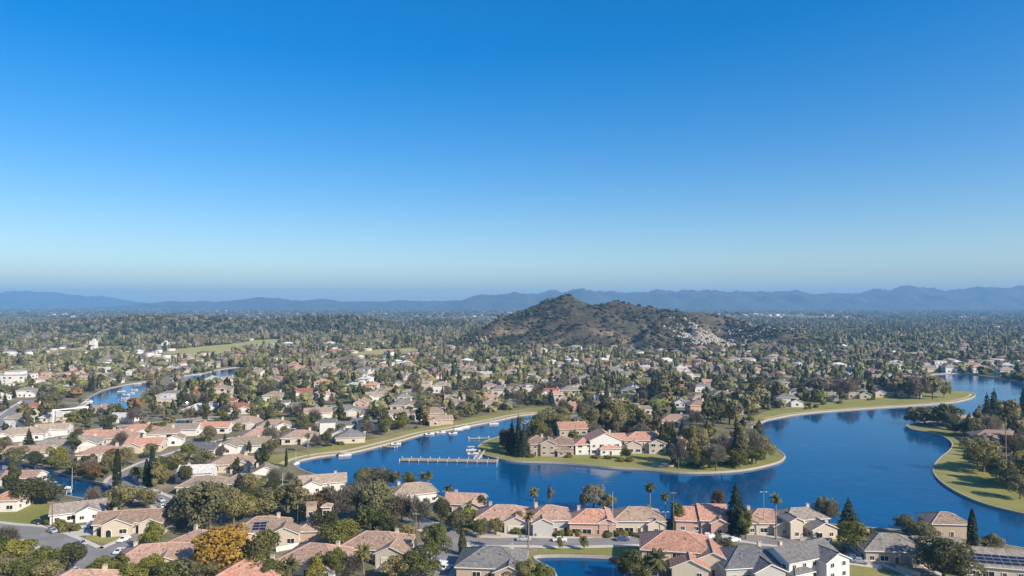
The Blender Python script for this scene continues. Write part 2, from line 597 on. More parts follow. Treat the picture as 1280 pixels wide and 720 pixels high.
# ground sheet with the lakes cut out of it
vs, es = [], []
B = 14600
for p in ((-B, -600), (B, -600), (B, B), (-B, B)):
    vs.append(Vector(p))
es += [(0, 1), (1, 2), (2, 3), (3, 0)]
for w in WATERS.values():
    k = len(vs)
    vs += [p.copy() for p in w]
    es += [(k + i, k + (i + 1) % len(w)) for i in range(len(w))]
ov, oe, of, *_ = delaunay_2d_cdt(vs, es, [], 0, 1e-4)
tris = []
for f in of:
    cx = sum(ov[i].x for i in f) / len(f)
    cy = sum(ov[i].y for i in f) / len(f)
    if not in_water(cx, cy):
        tris.append(list(f))
me = bpy.data.meshes.new('ground')
me.from_pydata([(p.x, p.y, 0) for p in ov], [], tris)
me.materials.append(M_GROUND)
me.update()
ground = tag(link('ground', me), kind='structure')


def sheet(name, poly, z, m, kind='structure'):
    P = [Vector((p[0], p[1], 0)) for p in poly]
    t = tessellate_polygon([P])
    me = bpy.data.meshes.new(name)
    fs = []
    for f in t:
        a, b_, c_ = (P[i] for i in f)
        fs.append(f if (b_ - a).cross(c_ - a).z > 0 else f[::-1])
    me.from_pydata([(p.x, p.y, z) for p in P], [], fs)
    me.materials.append(m)
    me.update()
    return tag(link(name, me), kind=kind)


def offset_pts(line, d, closed=False):
    """offset to the left of travel"""
    out, n = [], len(line)
    for i in range(n):
        a = line[(i - 1) % n] if closed or i > 0 else line[i]
        c_ = line[(i + 1) % n] if closed or i < n - 1 else line[i]
        t = (c_ - a)
        if t.length < 1e-6:
            t = Vector((1, 0))
        t.normalize()
        out.append(line[i] + Vector((-t.y, t.x)) * d)
    return out


def area2(poly):
    return sum(poly[i - 1].x * poly[i].y - poly[i].x * poly[i - 1].y for i in range(len(poly)))


for k, w in WATERS.items():
    sheet('water', w, WZ, M_WATER)
    sgn = -1 if area2(w) > 0 else 1        # outward
    out = offset_pts(w, sgn * 0.5, True)
    inn = offset_pts(w, -sgn * 0.04, True)
    mb = MB()
    n = len(w)
    z1, z0 = 0.14, -1.2
    for i in range(n):
        j = (i + 1) % n
        a, b_, c_, d_ = inn[i], inn[j], out[j], out[i]
        mb.poly([(*a, z1), (*b_, z1), (*c_, z1), (*d_, z1)], M_CONC, flip=sgn > 0)
        mb.poly([(*a, z0), (*b_, z0), (*b_, z1), (*a, z1)], M_CONC, flip=sgn < 0)
        mb.poly([(*d_, -0.1), (*c_, -0.1), (*c_, z1), (*d_, z1)], M_CONC, flip=sgn > 0)
    lab = {'lake': 'pale concrete edging wall running round the big blue lake', 'pond': 'pale kerb wall round the small pond in front of the shore road',
           'lagoon': 'pale edging wall round the narrow lagoon beside the two cypresses', 'marina': 'pale quay wall round the small marina behind the white portal frame',
           'cove': 'pale quay wall round the far narrow cove past the marina'}[k]
    tag(mb.build('retaining_wall'), lab, 'retaining wall')

# ------------------------------------------------------------------ lawns, path, fields
LAWNS = []


def lawn(front, back_px, z=0.03, m=None, name='lawn'):
    poly = list(front) + [G(*p).to_2d() for p in back_px]
    LAWNS.append(poly)
    return sheet(name, poly, z, m or M_GRASS)


lawn(offset_pts(S_NORTH, 0.7), [(700, 509), (660, 510), (625, 516), (590, 522), (560, 529), (530, 534), (505, 539), (478, 546), (445, 553), (400, 560), (360, 566), (335, 570), (338, 581)])
lawn(offset_pts(S_INLET[18:], 0.7) + offset_pts(S_PENIN, 0.7), [(966, 564), (940, 560), (900, 566), (850, 570), (810, 566), (780, 566), (740, 569), (700, 568), (655, 568), (630, 562), (622, 552)])
lawn(offset_pts(S_CURVE, 0.7), [(1180, 487), (1140, 491), (1110, 495), (1070, 499), (1030, 503), (985, 508), (955, 515), (938, 524)])
lawn(offset_pts(S_RIGHT, 0.7), [(1400, 625), (1290, 612), (1262, 600), (1240, 590), (1222, 575), (1216, 560), (1210, 548), (1195, 540), (1170, 536)])
lawn([], [(560, 690), (668, 690), (690, 681), (800, 681), (812, 694), (785, 696), (772, 694.5), (745, 692.5), (710, 691.5), (676, 692), (662, 696), (668, 704), (640, 706)])
lawn([], [(-40, 627), (5, 633), (60, 622), (70, 632), (66, 652), (30, 656), (-40, 663)])
lawn([], [(1060, 706), (1075, 703), (1120, 720), (1140, 730), (1070, 735), (1056, 722)])
lawn([], [(1100, 664), (1122, 665), (1150, 668), (1160, 674), (1110, 672)])
lawn([], [(1245, 690), (1262, 685), (1300, 691), (1360, 700), (1350, 716), (1280, 703)])
lawn([], [(790, 700), (800, 700), (812, 712), (815, 730), (796, 735), (792, 718)])
lawn([], [(110, 664), (150, 670), (172, 668), (176, 672), (130, 680), (106, 674)])
lawn([], [(1000, 670), (1060, 672), (1050, 680), (940, 683), (945, 676)])
FIELDS = []
for pts in ([(203, 441), (225, 436), (255, 433), (300, 429), (320, 425), (350, 424), (356, 430), (320, 435), (295, 440), (262, 445), (210, 446)],
            [(55, 440), (100, 434), (160, 432), (165, 436), (120, 440), (60, 443)],
            [(440, 442), (470, 437), (520, 435), (524, 439), (480, 443), (445, 445)],
            [(620, 398), (640, 397), (650, 398), (632, 399)]):
    poly = [G(*p).to_2d() for p in pts]
    FIELDS.append(poly)
    sheet('field', poly, 0.2, M_FIELD)
M_PATH = plain('path_decomposed_granite', (0.50, 0.38, 0.27), 0.9, 0.3, 0.4)


ROADS = []   # (points, half width)


def strip(name, line, w, z, m, kind='structure'):
    L_, R_ = offset_pts(line, w / 2), offset_pts(line, -w / 2)
    mb = MB()
    for i in range(len(line) - 1):
        mb.poly([(*R_[i], z), (*R_[i + 1], z), (*L_[i + 1], z), (*L_[i], z)], m)
    return tag(mb.build(name), kind=kind)


strip('path', offset_pts(S_NORTH, 5.0), 3.6, 0.06, M_PATH)
strip('path', offset_pts(S_CURVE[:-8], 3.5), 1.6, 0.06, M_PATH)


def resample(line, step):
    out, acc = [line[0].copy()], 0.0
    for i in range(len(line) - 1):
        a, b_ = line[i], line[i + 1]
        L = (b_ - a).length
        t = step - acc
        while t <= L:
            out.append(a.lerp(b_, t / L))
            t += step
        acc = L - (t - step)
    out.append(line[-1].copy())
    return out


def road(px, w, walk=True):
    ROADS.append((resample(smooth_line(px), 2.5), w / 2, walk))


road([(-60, 655), (0, 662), (35, 665), (66, 676), (92, 688), (112, 698), (122, 706)], 9.5)
road([(122, 706), (128, 697), (146, 686), (166, 677), (184, 666), (202, 651), (222, 639), (216, 634), (196, 625), (176, 616), (160, 609)], 8.5)
road([(160, 609), (150, 600), (165, 590), (190, 578), (222, 568), (262, 556), (300, 548)], 9)
road([(122, 706), (124, 716), (118, 735)], 8.5)
road([(40, 500), (22, 512), (5, 525), (-20, 545)], 11)
road([(505, 648), (525, 655), (552, 664), (580, 672), (610, 677), (650, 677), (700, 678), (760, 677), (810, 675), (850, 671), (890, 669), (930, 672), (965, 677), (1005, 676)], 7.0)
road([(568, 668), (566, 680), (556, 695), (545, 712), (535, 735)], 8.5)
road([(300, 548), (350, 537), (420, 527), (500, 516), (580, 506), (650, 499)], 7.5)
road([(30, 556), (100, 541), (180, 531), (262, 523), (330, 521)], 7)
road([(196, 508), (300, 501), (400, 508), (462, 512)], 7)
road([(870, 494), (920, 490), (985, 489), (1080, 485), (1145, 482)], 7)
road([(400, 471), (500, 479), (600, 476), (720, 471), (870, 469)], 8)
road([(330, 489), (450, 491), (560, 485), (660, 484), (760, 489)], 7)
road([(60, 470), (170, 464), (300, 452), (420, 450), (560, 455)], 9)
road([(1050, 680), (1075, 688), (1110, 700), (1150, 716), (1180, 735)], 7.5)
RGRID = {}
for k, (line, hw, _) in enumerate(ROADS):
    for p in line:
        RGRID.setdefault((int(p.x // 20), int(p.y // 20)), []).append((p.x, p.y, hw, k))


def on_road(x, y, m=0.0, skip=None):
    a, b_ = int(x // 20), int(y // 20)
    for i in (-1, 0, 1):
        for j in (-1, 0, 1):
            for px, py, hw, k in RGRID.get((a + i, b_ + j), ()):
                if k != skip and (px - x) ** 2 + (py - y) ** 2 < (hw + m) ** 2:
                    return True
    return False


for k, (line, hw, walk) in enumerate(ROADS):
    strip('road', line, hw * 2, 0.05 + k * 0.006, M_ASPHALT)
    for sgn in (-1, 1):
        a = offset_pts(line, sgn * hw)
        b_ = offset_pts(line, sgn * (hw + 1.7))
        mb = MB()
        zt = 0.17
        for i in range(len(line) - 1):
            mid = (a[i] + a[i + 1] + b_[i] + b_[i + 1]) / 4
            if on_road(mid.x, mid.y, 0.3, skip=k) or in_water(mid.x, mid.y):
                continue
            fl = sgn < 0
            mb.poly([(*a[i], zt), (*a[i + 1], zt), (*b_[i + 1], zt), (*b_[i], zt)], M_DRIVE, flip=fl)
            mb.poly([(*a[i], 0), (*a[i + 1], 0), (*a[i + 1], zt), (*a[i], zt)], M_DRIVE, flip=fl)
            mb.poly([(*b_[i + 1], 0), (*b_[i], 0), (*b_[i], zt), (*b_[i + 1], zt)], M_DRIVE, flip=fl)
        if mb.f:
            tag(mb.build('pavement'), kind='structure')


def in_open(x, y):
    for l in LAWNS:
        if inside(l, x, y):
            return True
    for l in FIELDS:
        if inside(l, x, y):
            return True
    return False


# ------------------------------------------------------------------ hills and mountains
def lerp_table(tab, x):
    if x <= tab[0][0]:
        return tab[0][1]
    for (a, va), (b_, vb) in zip(tab, tab[1:]):
        if x <= b_:
            t = (x - a) / (b_ - a)
            return va + (vb - va) * t
    return tab[-1][1]


HILL_Y = 1500.0
CREST = [(545, 430), (565, 427), (590, 420), (612, 410), (628, 401), (642, 393), (655, 385.5), (668, 380), (682, 374.5), (695, 370), (705, 368), (716, 371), (728, 377), (742, 380.5), (752, 379), (762, 375.5), (770, 377),
         (785, 379), (800, 383), (830, 387), (860, 390), (885, 391.5), (905, 395), (920, 399), (935, 406), (950, 415), (966, 426), (985, 436)]
CR = [((u - 640) / F * HILL_Y, max(0.0, CAM_H - (v - 380) / F * HILL_Y)) for u, v in CREST]


def fbm(x, y, s, o=5):
    return noise.fractal(Vector((x * s, y * s, 3.7)), 0.9, 2.1, o)


def seg_ridge(x, y, a, b_, ha, hb, wl_, wr_):
    """ridge from a to b with crest heights, width left / right of travel"""
    dx, dy = b_[0] - a[0], b_[1] - a[1]
    L2 = dx * dx + dy * dy
    t = max(0.0, min(1.0, ((x - a[0]) * dx + (y - a[1]) * dy) / L2))
    qx, qy = x - a[0] - dx * t, y - a[1] - dy * t
    d = math.hypot(qx, qy)
    left = dx * qy - dy * qx > 0
    return (ha + (hb - ha) * t) * max(0.0, 1 - d / (wl_ if left else wr_))


def hill_h(x, y):
    if not (-330 < x < 760 and 1060 < y < 2100):
        return 0.0
    h = lerp_table(CR, x)
    d = (y - HILL_Y) / ((370.0 - 215.0 * max(0.0, min(1.0, (x - 180) / 90.0))) if y < HILL_Y else 480.0)
    k = max(0.0, 1 - abs(d))
    base = h * (k ** 0.85) * (1 - 0.12 * math.sin(k * math.pi))
    g = fbm(x, y, 0.006) * 13 + (abs(fbm(x + 99, y, 0.012, 5)) - .35) * 22
    base += g * min(1.0, base / 25.0) * (0.35 + 0.65 * min(1, 2.2 * (1 - k)))
    s1 = max(seg_ridge(x, y, (300, 1350), (216, 1130), 56, 12, 120, 50), seg_ridge(x, y, (350, 1440), (296, 1345), 50, 47, 100, 60),
             seg_ridge(x, y, (334, 1340), (322, 1150), 46, 10, 80, 40))
    s2 = seg_ridge(x, y, (460, 1420), (520, 1210), 40, 16, 70, 70)
    s3 = seg_ridge(x, y, (-20, 1400), (-60, 1180), 50, 8, 90, 90)
    s4 = seg_ridge(x, y, (130, 1400), (100, 1190), 46, 8, 80, 80)
    sp = max(s1, s2, s3 * 0.95, s4 * 0.95)
    if sp > 0:
        sp += g * 0.5 * min(1.0, sp / 20)
    return max(base, sp, 0.0)


LOWHILLS = [  # u range centre, Y, half width x, half depth, height
    (-900, 1800, 400, 250, 40), (-540, 1930, 280, 240, 36), (-400, 1720, 95, 90, 28), (-250, 2150, 150, 150, 18), (-1500, 3000, 500, 300, 14),
    (1080, 3600, 900, 350, 24), (500, 3300, 420, 300, 26)]


def low_h(x, y):
    h = 0.0
    for cx, cy, wx, wy, hh in LOWHILLS:
        q = ((x - cx) / wx) ** 2 + ((y - cy) / wy) ** 2
        if q < 1:
            h = max(h, hh * (1 - q) * (0.85 + 0.25 * fbm(x, y, 0.008)))
    return h


def T(x, y):
    return max(hill_h(x, y), low_h(x, y))


def heightfield(name, x0, x1, y0, y1, nx, ny, fn, m, sink=-1.5):
    X, Y = np.linspace(x0, x1, nx), np.linspace(y0, y1, ny)
    V = np.empty((ny, nx, 3), dtype=np.float32)
    for j in range(ny):
        for i in range(nx):
            h = fn(X[i], Y[j])
            V[j, i] = (X[i], Y[j], h if h > 0.05 else sink)
    I = np.arange(nx * ny).reshape(ny, nx)
    Q = np.stack([I[:-1, :-1], I[:-1, 1:], I[1:, 1:], I[1:, :-1]], -1).reshape(-1, 4)
    me = np_mesh(name, V.reshape(-1, 3), Q, [m], smooth=True)
    return tag(link(name, me), kind='structure')


heightfield('hill', -330, 760, 1065, 2000, 190, 150, hill_h, M_HILL)
heightfield('low_hills', -2050, 0, 1520, 3320, 130, 110, low_h, M_GROUND)
heightfield('low_hills', 70, 2000, 2950, 3980, 110, 60, low_h, M_GROUND)


def mountains(tab, Y0, depth, seed, jag=1.0):
    """a range whose skyline follows the table, with foothills in front of it"""
    us = np.arange(tab[0][0], tab[-1][0] + 0.1, 3.0)
    rows = np.linspace(-1, 1, 29)
    V = []
    for t in rows:
        y = Y0 + t * depth
        for u in us:
            x = (u - 640) / F * Y0
            hc = CAM_H - (lerp_table(tab, u) - 380) / F * Y0
            k = 1 - abs(t)
            n1 = noise.fractal(Vector((x * 0.0011 + seed, y * 0.0011, 1.3)), 0.9, 2.1, 5)
            n2 = noise.fractal(Vector((x * 0.004 + seed, y * 0.003, 7.3)), 0.9, 2.1, 4)
            h = hc * (k ** 0.9) * (1 + 0.17 * n2 + 0.10 * noise.fractal(Vector((x * 0.011 + seed, y * 0.004, 2.3)), 0.9, 2.1, 3)) + (n1 * 0.34 + n2 * 0.16) * hc * math.sin(math.pi * min(1, k * 1.0)) * jag
            V.append((x, y, h if k > 0 else -5))
    nx, ny = len(us), len(rows)
    I = np.arange(nx * ny).reshape(ny, nx)
    Q = np.stack([I[:-1, :-1], I[:-1, 1:], I[1:, 1:], I[1:, :-1]], -1).reshape(-1, 4)
    tag(link('mountains', np_mesh('mountains', V, Q, [M_MOUNT], smooth=True)), kind='structure')


mountains([(540, 384), (570, 377), (585, 372), (592, 369.5), (600, 368), (620, 367.5), (640, 366.5), (650, 369), (665, 367), (683, 363.5), (700, 366), (720, 363), (735, 362.5), (755, 364.5), (780, 366), (800, 364), (830, 363), (850, 362),
           (870, 364), (885, 361.5), (900, 363.5), (920, 364.5), (950, 365), (975, 366), (1000, 364.5), (1020, 366), (1045, 367), (1060, 366.5), (1080, 365), (1100, 362), (1120, 360.5), (1140, 358.5), (1155, 360), (1180, 362),
           (1200, 362), (1225, 360.5), (1240, 362.5), (1265, 359.5), (1290, 361), (1340, 358), (1400, 362), (1480, 366)], 9000, 1500, 3.0)
mountains([(130, 387), (150, 384), (170, 381), (195, 379), (215, 376), (230, 378), (250, 377), (280, 376.5), (300, 375), (330, 372), (350, 372), (370, 375), (400, 374), (420, 377), (450, 376.5), (480, 378), (500, 376.5), (520, 377),
           (545, 376), (560, 376.5), (575, 375.5), (590, 376), (620, 380), (650, 387)], 9600, 1300, 9.0)
mountains([(-160, 372), (-100, 369), (-40, 367), (0, 366.5), (30, 366), (60, 366), (90, 369), (120, 370.5), (140, 373), (155, 377), (180, 379), (230, 383), (300, 387)], 13000, 1500, 15.0)

# ------------------------------------------------------------------ houses
PITCHR = 0.45


def wing_roof(mb, cap, wing, rm, pitch=PITCHR):
    x, y, w, d, h, ty = wing[:6]
    o, th = 0.6, 0.24
    W, D = w / 2 + o, d / 2 + o
    if ty == 'f':
        mb.box((x, y, h + 0.25), (w + 0.3, d + 0.3, 0.5), rm)
        mb.box((x, y, h + 0.56), (w + 0.55, d + 0.55, 0.12), rm)
        return
    z = h - o * pitch
    if ty == 'h':
        m_ = min(W, D)
        rz = z + m_ * pitch + th
        if W >= D:
            r0, r1 = (x - (W - D), y), (x + (W - D), y)
        else:
            r0, r1 = (x, y - (D - W)), (x, y + (D - W))
        E = [(x - W, y - D), (x + W, y - D), (x + W, y + D), (x - W, y + D)]
        e = [(*p, z + th) for p in E]
        a, b_ = (*r0, rz), (*r1, rz)
        if W >= D:
            fs = [[e[0], e[1], b_, a], [e[1], e[2], b_], [e[2], e[3], a, b_], [e[3], e[0], a]]
            hips = [(e[0], a), (e[3], a), (e[1], b_), (e[2], b_), (a, b_)]
        else:
            fs = [[e[0], e[1], a], [e[1], e[2], b_, a], [e[2], e[3], b_], [e[3], e[0], a, b_]]
            hips = [(e[0], a), (e[1], a), (e[2], b_), (e[3], b_), (a, b_)]
        for f in fs:
            mb.poly(f, rm)
        for i in range(4):
            p, q = E[i], E[(i + 1) % 4]
            mb.poly([(*p, z), (*q, z), (*q, z + th), (*p, z + th)], M_FRAME)
        mb.poly([(*p, z) for p in E[::-1]], M_FRAME)
    else:
        gx = ty == 'gx'
        Lh, Sh = (W, D) if gx else (D, W)      # along the ridge, across it
        Lh -= 0.15
        rz = z + Sh * pitch

        def q(l, s, zz):
            return (x + l, y + s, zz) if gx else (x + s, y + l, zz)
        A, B_ = q(-Lh, 0, rz + th), q(Lh, 0, rz + th)
        for s in (-1, 1):
            p = [q(-Lh, s * Sh, z + th), q(Lh, s * Sh, z + th), B_, A]
            fl = (s > 0) == gx
            mb.poly(p, rm, flip=fl)
            u_ = [q(-Lh, s * Sh, z), q(Lh, s * Sh, z), q(Lh, 0, rz), q(-Lh, 0, rz)]
            mb.poly(u_, M_FRAME, flip=not fl)
            mb.poly([q(-Lh, s * Sh, z), q(Lh, s * Sh, z), q(Lh, s * Sh, z + th), q(-Lh, s * Sh, z + th)], M_FRAME, flip=fl)
            for e_ in (-1, 1):
                mb.poly([q(e_ * Lh, s * Sh, z), q(e_ * Lh, 0, rz), q(e_ * Lh, 0, rz + th), q(e_ * Lh, s * Sh, z + th)], M_FRAME)
        hips = [(A, B_)]
    if cap is not None:
        for p, q_ in hips:
            if (Vector(p) - Vector(q_)).length > 0.3:
                mb.tube([p, q_], 0.15, cap, 5)


def wing_walls(mb, wing, wm, pitch=PITCHR):
    x, y, w, d, h, ty = wing[:6]
    W, D = w / 2, d / 2
    E = [(x - W, y - D), (x + W, y - D), (x + W, y + D), (x - W, y + D)]
    for i in range(4):
        p, q = E[i], E[(i + 1) % 4]
        top = [(*q, h + 0.02), (*p, h + 0.02)]
        if (ty == 'gx' and i in (1, 3)) or (ty == 'gy' and i in (0, 2)):
            mid = ((p[0] + q[0]) / 2, (p[1] + q[1]) / 2)
            run = D if ty == 'gx' else W
            top = [(*q, h), (*mid, h + run * pitch - 0.03), (*p, h)]
        mb.poly([(*p, -0.1), (*q, -0.1)] + top, wm)


def win_meshes(w, h):
    f = MB()
    t = 0.12
    f.box((0, -0.04, h / 2 - t / 2), (w, 0.1, t), M_FRAME)
    f.box((0, -0.04, -h / 2 + t / 2), (w, 0.1, t), M_FRAME)
    for s in (-1, 1):
        f.box((s * (w / 2 - t / 2), -0.04, 0), (t, 0.1, h - 2 * t), M_FRAME)
    f.box((0, -0.035, 0), (0.07, 0.06, h - 2 * t), M_FRAME)
    f.box((0, -0.07, -h / 2 - 0.06), (w + 0.2, 0.2, 0.1), M_FRAME)
    p = MB()
    p.box((0, -0.02, 0), (w - 2 * t, 0.03, h - 2 * t), M_GLASS)
    whole = MB()
    whole.box((0, -0.03, 0), (w, 0.1, h), M_FRAME)
    whole.box((0, -0.06, 0), (w - 0.2, 0.1, h - 0.2), M_GLASS)
    return f.mesh('window'), p.mesh('pane'), whole.mesh('window')


WIN = {'n': win_meshes(1.5, 1.4), 'w': win_meshes(2.4, 1.6), 'd': win_meshes(3.0, 2.2)}
_g = MB()
_g.box((0, -0.05, 1.15), (4.9, 0.12, 2.3), M_GARAGE)
for i in range(4):
    _g.box((0, -0.115, 0.3 + i * 0.57), (4.7, 0.03, 0.46), M_GARAGE)
for s in (-1, 1):
    _g.box((s * 2.53, -0.07, 1.2), (0.16, 0.18, 2.4), M_FRAME)
_g.box((0, -0.07, 2.42), (5.2, 0.18, 0.2), M_FRAME)
GARAGE = _g.mesh('garage_door')
_g = MB()
_g.box((0, -0.05, 1.05), (1.05, 0.1, 2.1), M_DOOR)
_g.box((0, -0.06, 2.16), (1.3, 0.14, 0.14), M_FRAME)
for s in (-1, 1):
    _g.box((s * 0.6, -0.06, 1.05), (0.13, 0.14, 2.1), M_FRAME)
DOOR = _g.mesh('door')
_g = MB()
_g.tube([(0.38, -0.13, 1.0), (0.38, -0.13, 1.15)], 0.03, M_METAL, 5)
HANDLE = _g.mesh('handle')
_g = MB()
_g.box((0, 0, 0.6), (1.0, 0.7, 2.4), WALL['cream'])
_g.box((0, 0, 1.86), (1.2, 0.9, 0.14), M_CONC)
for s in (-1, 1):
    _g.tube([(s * 0.22, 0, 1.93), (s * 0.22, 0, 2.2)], 0.11, M_CAP, 6)
CHIMNEY = _g.mesh('chimney')
# an arched frame; the shade of its recess is a flat dark glass face
_g = MB()
arc = [(-0.9, 0), (0.9, 0)] + [(0.9 * math.cos(t), 1.5 + 0.9 * math.sin(t)) for t in np.linspace(0, math.pi, 9)]
_g.poly([(a, -0.03, b_) for a, b_ in arc], M_GLASS)
for i in range(1, len(arc) - 1):
    a, b_ = Vector((arc[i][0], -0.06, arc[i][1])), Vector((arc[i + 1][0], -0.06, arc[i + 1][1]))
    _g.tube([a, b_], 0.11, M_FRAME, 5)
_g.tube([(-0.9, -0.06, 0), (-0.9, -0.06, 1.5)], 0.11, M_FRAME, 5)
ARCH = _g.mesh('archway')
_g = MB()
_g.tube([(0, 0, -.3), (0, 0, .45)], .13, M_METAL, 6)
_g.tube([(0, 0, .45), (0, 0, .55)], .2, M_METAL, 6)
VENT = _g.mesh('vent')
_g = MB()
_g.box((0, 0, 0.06), (1.9, 1.0, 0.06), M_SOLAR)
for s in (-1, 1):
    _g.box((0, s * 0.5, 0.06), (1.96, 0.05, 0.09), M_METAL)
    _g.box((s * 0.96, 0, 0.06), (0.05, 1.0, 0.09), M_METAL)
SOLAR = _g.mesh('solar_panel')


def in_wing(wings, x, y, skip, zz):
    for k, wg in enumerate(wings):
        if k != skip and abs(x - wg[0]) < wg[2] / 2 + 0.05 and abs(y - wg[1]) < wg[3] / 2 + 0.05 and zz < wg[4] + 0.5:
            return True
    return False


def house(name, loc, rot, wings, roof, wall, garage=0, detail=True, solar=0, arches=0, chim=True, seed=0):
    """Empty > wall, roof (> chimney), window (> pane), door (> handle), garage_door"""
    rr = random.Random(seed)
    root = link(name, None, None, loc, rot)
    rm, wm = ROOF[roof], WALL[wall]
    mb, mw = MB(), MB()
    for i, wg in enumerate(wings):
        wing_roof(mb, M_CAP if (roof not in ('grey', 'slate', 'white', 'greybrown')) and detail else (rm if detail else None), wg, rm)
        wing_walls(mw, wg, wm)
    rf = mb.build('roof', root)
    mw.build('wall', root)
    w0 = wings[0]
    if chim:
        s = rr.choice((-1, 1))
        zc = w0[4] + min(w0[2], w0[3]) * 0.5 * PITCHR * 0.55
        link('chimney', CHIMNEY, rf, (w0[0] + s * w0[2] * 0.28, w0[1] + w0[3] * 0.18, zc - 0.2))
    done_door = False
    gdone = 0
    arch_done = 0
    for k, wg in enumerate(wings):
        x, y, w, d, h, ty = wg[:6]
        for side, (nx, ny, ln) in enumerate(((0, -1, w), (1, 0, d), (0, 1, w), (-1, 0, d))):
            if side == 2 and not detail:
                continue
            storeys = 3 if h > 7.4 else 2 if h > 4.7 else 1
            n = max(1, int(ln / (3.3 if detail else 4.5)))
            for i in range(n):
                t = (i + 0.5) / n - 0.5
                px = x + nx * w / 2 + (t * ln if ny else 0) * (-ny if ny else 1)
                py = y + ny * d / 2 + (t * ln if nx else 0)
                rz = math.atan2(ny, nx) + math.pi / 2
                for s_ in range(storeys):
                    zz = 1.6 + s_ * 2.7
                    if in_wing(wings, px + nx * 0.3, py + ny * 0.3, k, zz):
                        continue
                    if side == 0 and s_ == 0 and garage and gdone < garage and ln > 5.6 and (k == len(wings) - 1 or len(wings) == 1):
                        gdone += 1
                        gx_ = x if n < 3 else x + (w / 2 - 3.2)
                        link('garage_door', GARAGE, root, (gx_, y - d / 2, 0), rz)
                        continue
                    if gdone and side == 0 and s_ == 0 and (k == len(wings) - 1 or len(wings) == 1) and abs(px - gx_) < 3.6:
                        continue
                    if side == 0 and s_ == 0 and arch_done < arches:
                        arch_done += 1
                        link('archway', ARCH, root, (px, py, 0), rz)
                        continue
                    if side == 0 and s_ == 0 and not done_door and detail and (n > 2 and i == n // 2):
                        done_door = True
                        dr = link('door', DOOR, root, (px, py, 0), rz)
                        link('handle', HANDLE, dr)
                        continue
                    if rr.random() < 0.12:
                        continue
                    wk = 'd' if (side == 0 and s_ == 0 and rr.random() < 0.3 and n > 2) else rr.choice('nnw')
                    f_, p_, whole = WIN[wk]
                    zc = 1.2 if wk == 'd' else zz
                    if detail:
                        wo = link('window', f_, root, (px, py, zc), rz)
                        link('pane', p_, wo)
                    else:
                        link('window', whole, root, (px, py, zc), rz)
    if detail and w0[5] == 'h':
        for s_ in (-1, 1):
            link('vent', VENT, rf, (w0[0] + s_ * w0[2] * .16, w0[1] - w0[3] * .22, w0[4] + w0[3] * .28 * PITCHR + .3))
    if solar:
        x, y, w, d, h, ty = w0[:6]
        a = math.atan(PITCHR)
        nc = min(solar, int(w / 2.4))
        for r_ in range(3):
            for c_ in range(nc):
                yy = y - d / 2 + 0.9 + r_ * 1.15
                zz = h + (0.9 + r_ * 1.15) * PITCHR + 0.3
                so = link('solar_panel', SOLAR, root, (x - (nc - 1) * 1.0 + c_ * 2.02, yy, zz))
                so.rotation_euler = (a, 0, 0)
    return root


LANDMARK = []      # (phrase, x, y)
HOUSES = []        # (root, x, y, radius)
AUTO = []          # (object, description, category, x, y)


def hero(u, vb, rotd, wings, roof, wall, label, phrase=None, cat='house', name='house', **kw):
    p = G(u, vb)
    r = R(rotd)
    kk = 1.04 if vb < 575 and u > 640 else 1.07
    wings = [(a * kk, b_ * 1.05, w * kk, d * 1.05, h * 1.06, ty) for a, b_, w, d, h, ty in wings]
    d0 = wings[0][3] / 2
    c_ = Vector((p.x - math.sin(r) * d0, p.y + math.cos(r) * d0, 0))
    if 'seed' not in kw:
        kw['seed'] = int(u * 7 + vb)
    root = house(name, c_, r, wings, roof, wall, **kw)
    tag(root, label, cat)
    rad = max(math.hypot(w[0], w[1]) + 0.42 * max(w[2], w[3]) for w in wings)
    HOUSES.append((root, c_.x, c_.y, rad))
    if phrase:
        LANDMARK.append((phrase, c_.x, c_.y))
    return root


hero(97, 652, 28, [(0, 0, 15, 9, 3.2, 'gx'), (3, -3, 7, 6.5, 3.0, 'gy')], 'greybrown', 'white', 'white bungalow with grey-brown gable roof behind the curve of the street', 'the white bungalow', chim=False)
hero(157, 667, 12, [(0, 0, 18, 10, 3.4, 'gx'), (-2, -5, 8, 5, 3.5, 'gy'), (7, -2, 6, 9, 3.2, 'gy')], 'brown', 'cream', 'cream house with arched porch and brown roof on the street corner', 'the arched corner house', arches=3)
hero(186, 717, 15, [(0, 0, 18, 12, 3, 'h'), (4, -4, 8, 8, 2.8, 'gy')], 'salmon', 'cream', 'low salmon-tiled house between the street and the golden tree', 'the low street house')
hero(243, 696, -18, [(-3, 0, 12, 11, 3, 'h'), (6, 2, 9, 9, 3.4, 'gx')], 'salmon', 'pink', 'salmon-tiled house right behind the golden tree')
hero(84, 758, 5, [(0, 0, 16, 12, 3.4, 'h')], 'salmon', 'cream', 'salmon roof at the bottom edge below the round dark green tree')
hero(306, 738, 0, [(0, 0, 15, 11, 3.0, 'h')], 'coral', 'cream', 'coral roof at the bottom edge in front of the golden tree')
hero(336, 681, 8, [(-3, 0, 15, 12, 3.8, 'h'), (4.5, -5, 8, 6, 3.6, 'gy')], 'tan', 'cream', 'tan-roofed villa with dark solar panels and white arched gable', 'the villa with solar panels', arches=2, solar=2)
hero(390, 677, 5, [(0, 0, 9, 8, 3.2, 'h'), (-1.5, 3, 2.6, 2.6, 9.0, 'f'), (3.0, 3.5, 2.2, 2.2, 8.5, 'h')], 'tan', 'tan', 'small tan house with two square towers beside the solar-panel villa', 'the tan towered house', chim=False)
hero(382, 720, -12, [(0, 0, 17, 13, 3.2, 'h'), (5, -5, 7, 7, 2.8, 'gy')], 'salmon', 'white', 'salmon hip-roofed house with white gable in front of the solar-panel villa', 'the white-gabled salmon house')
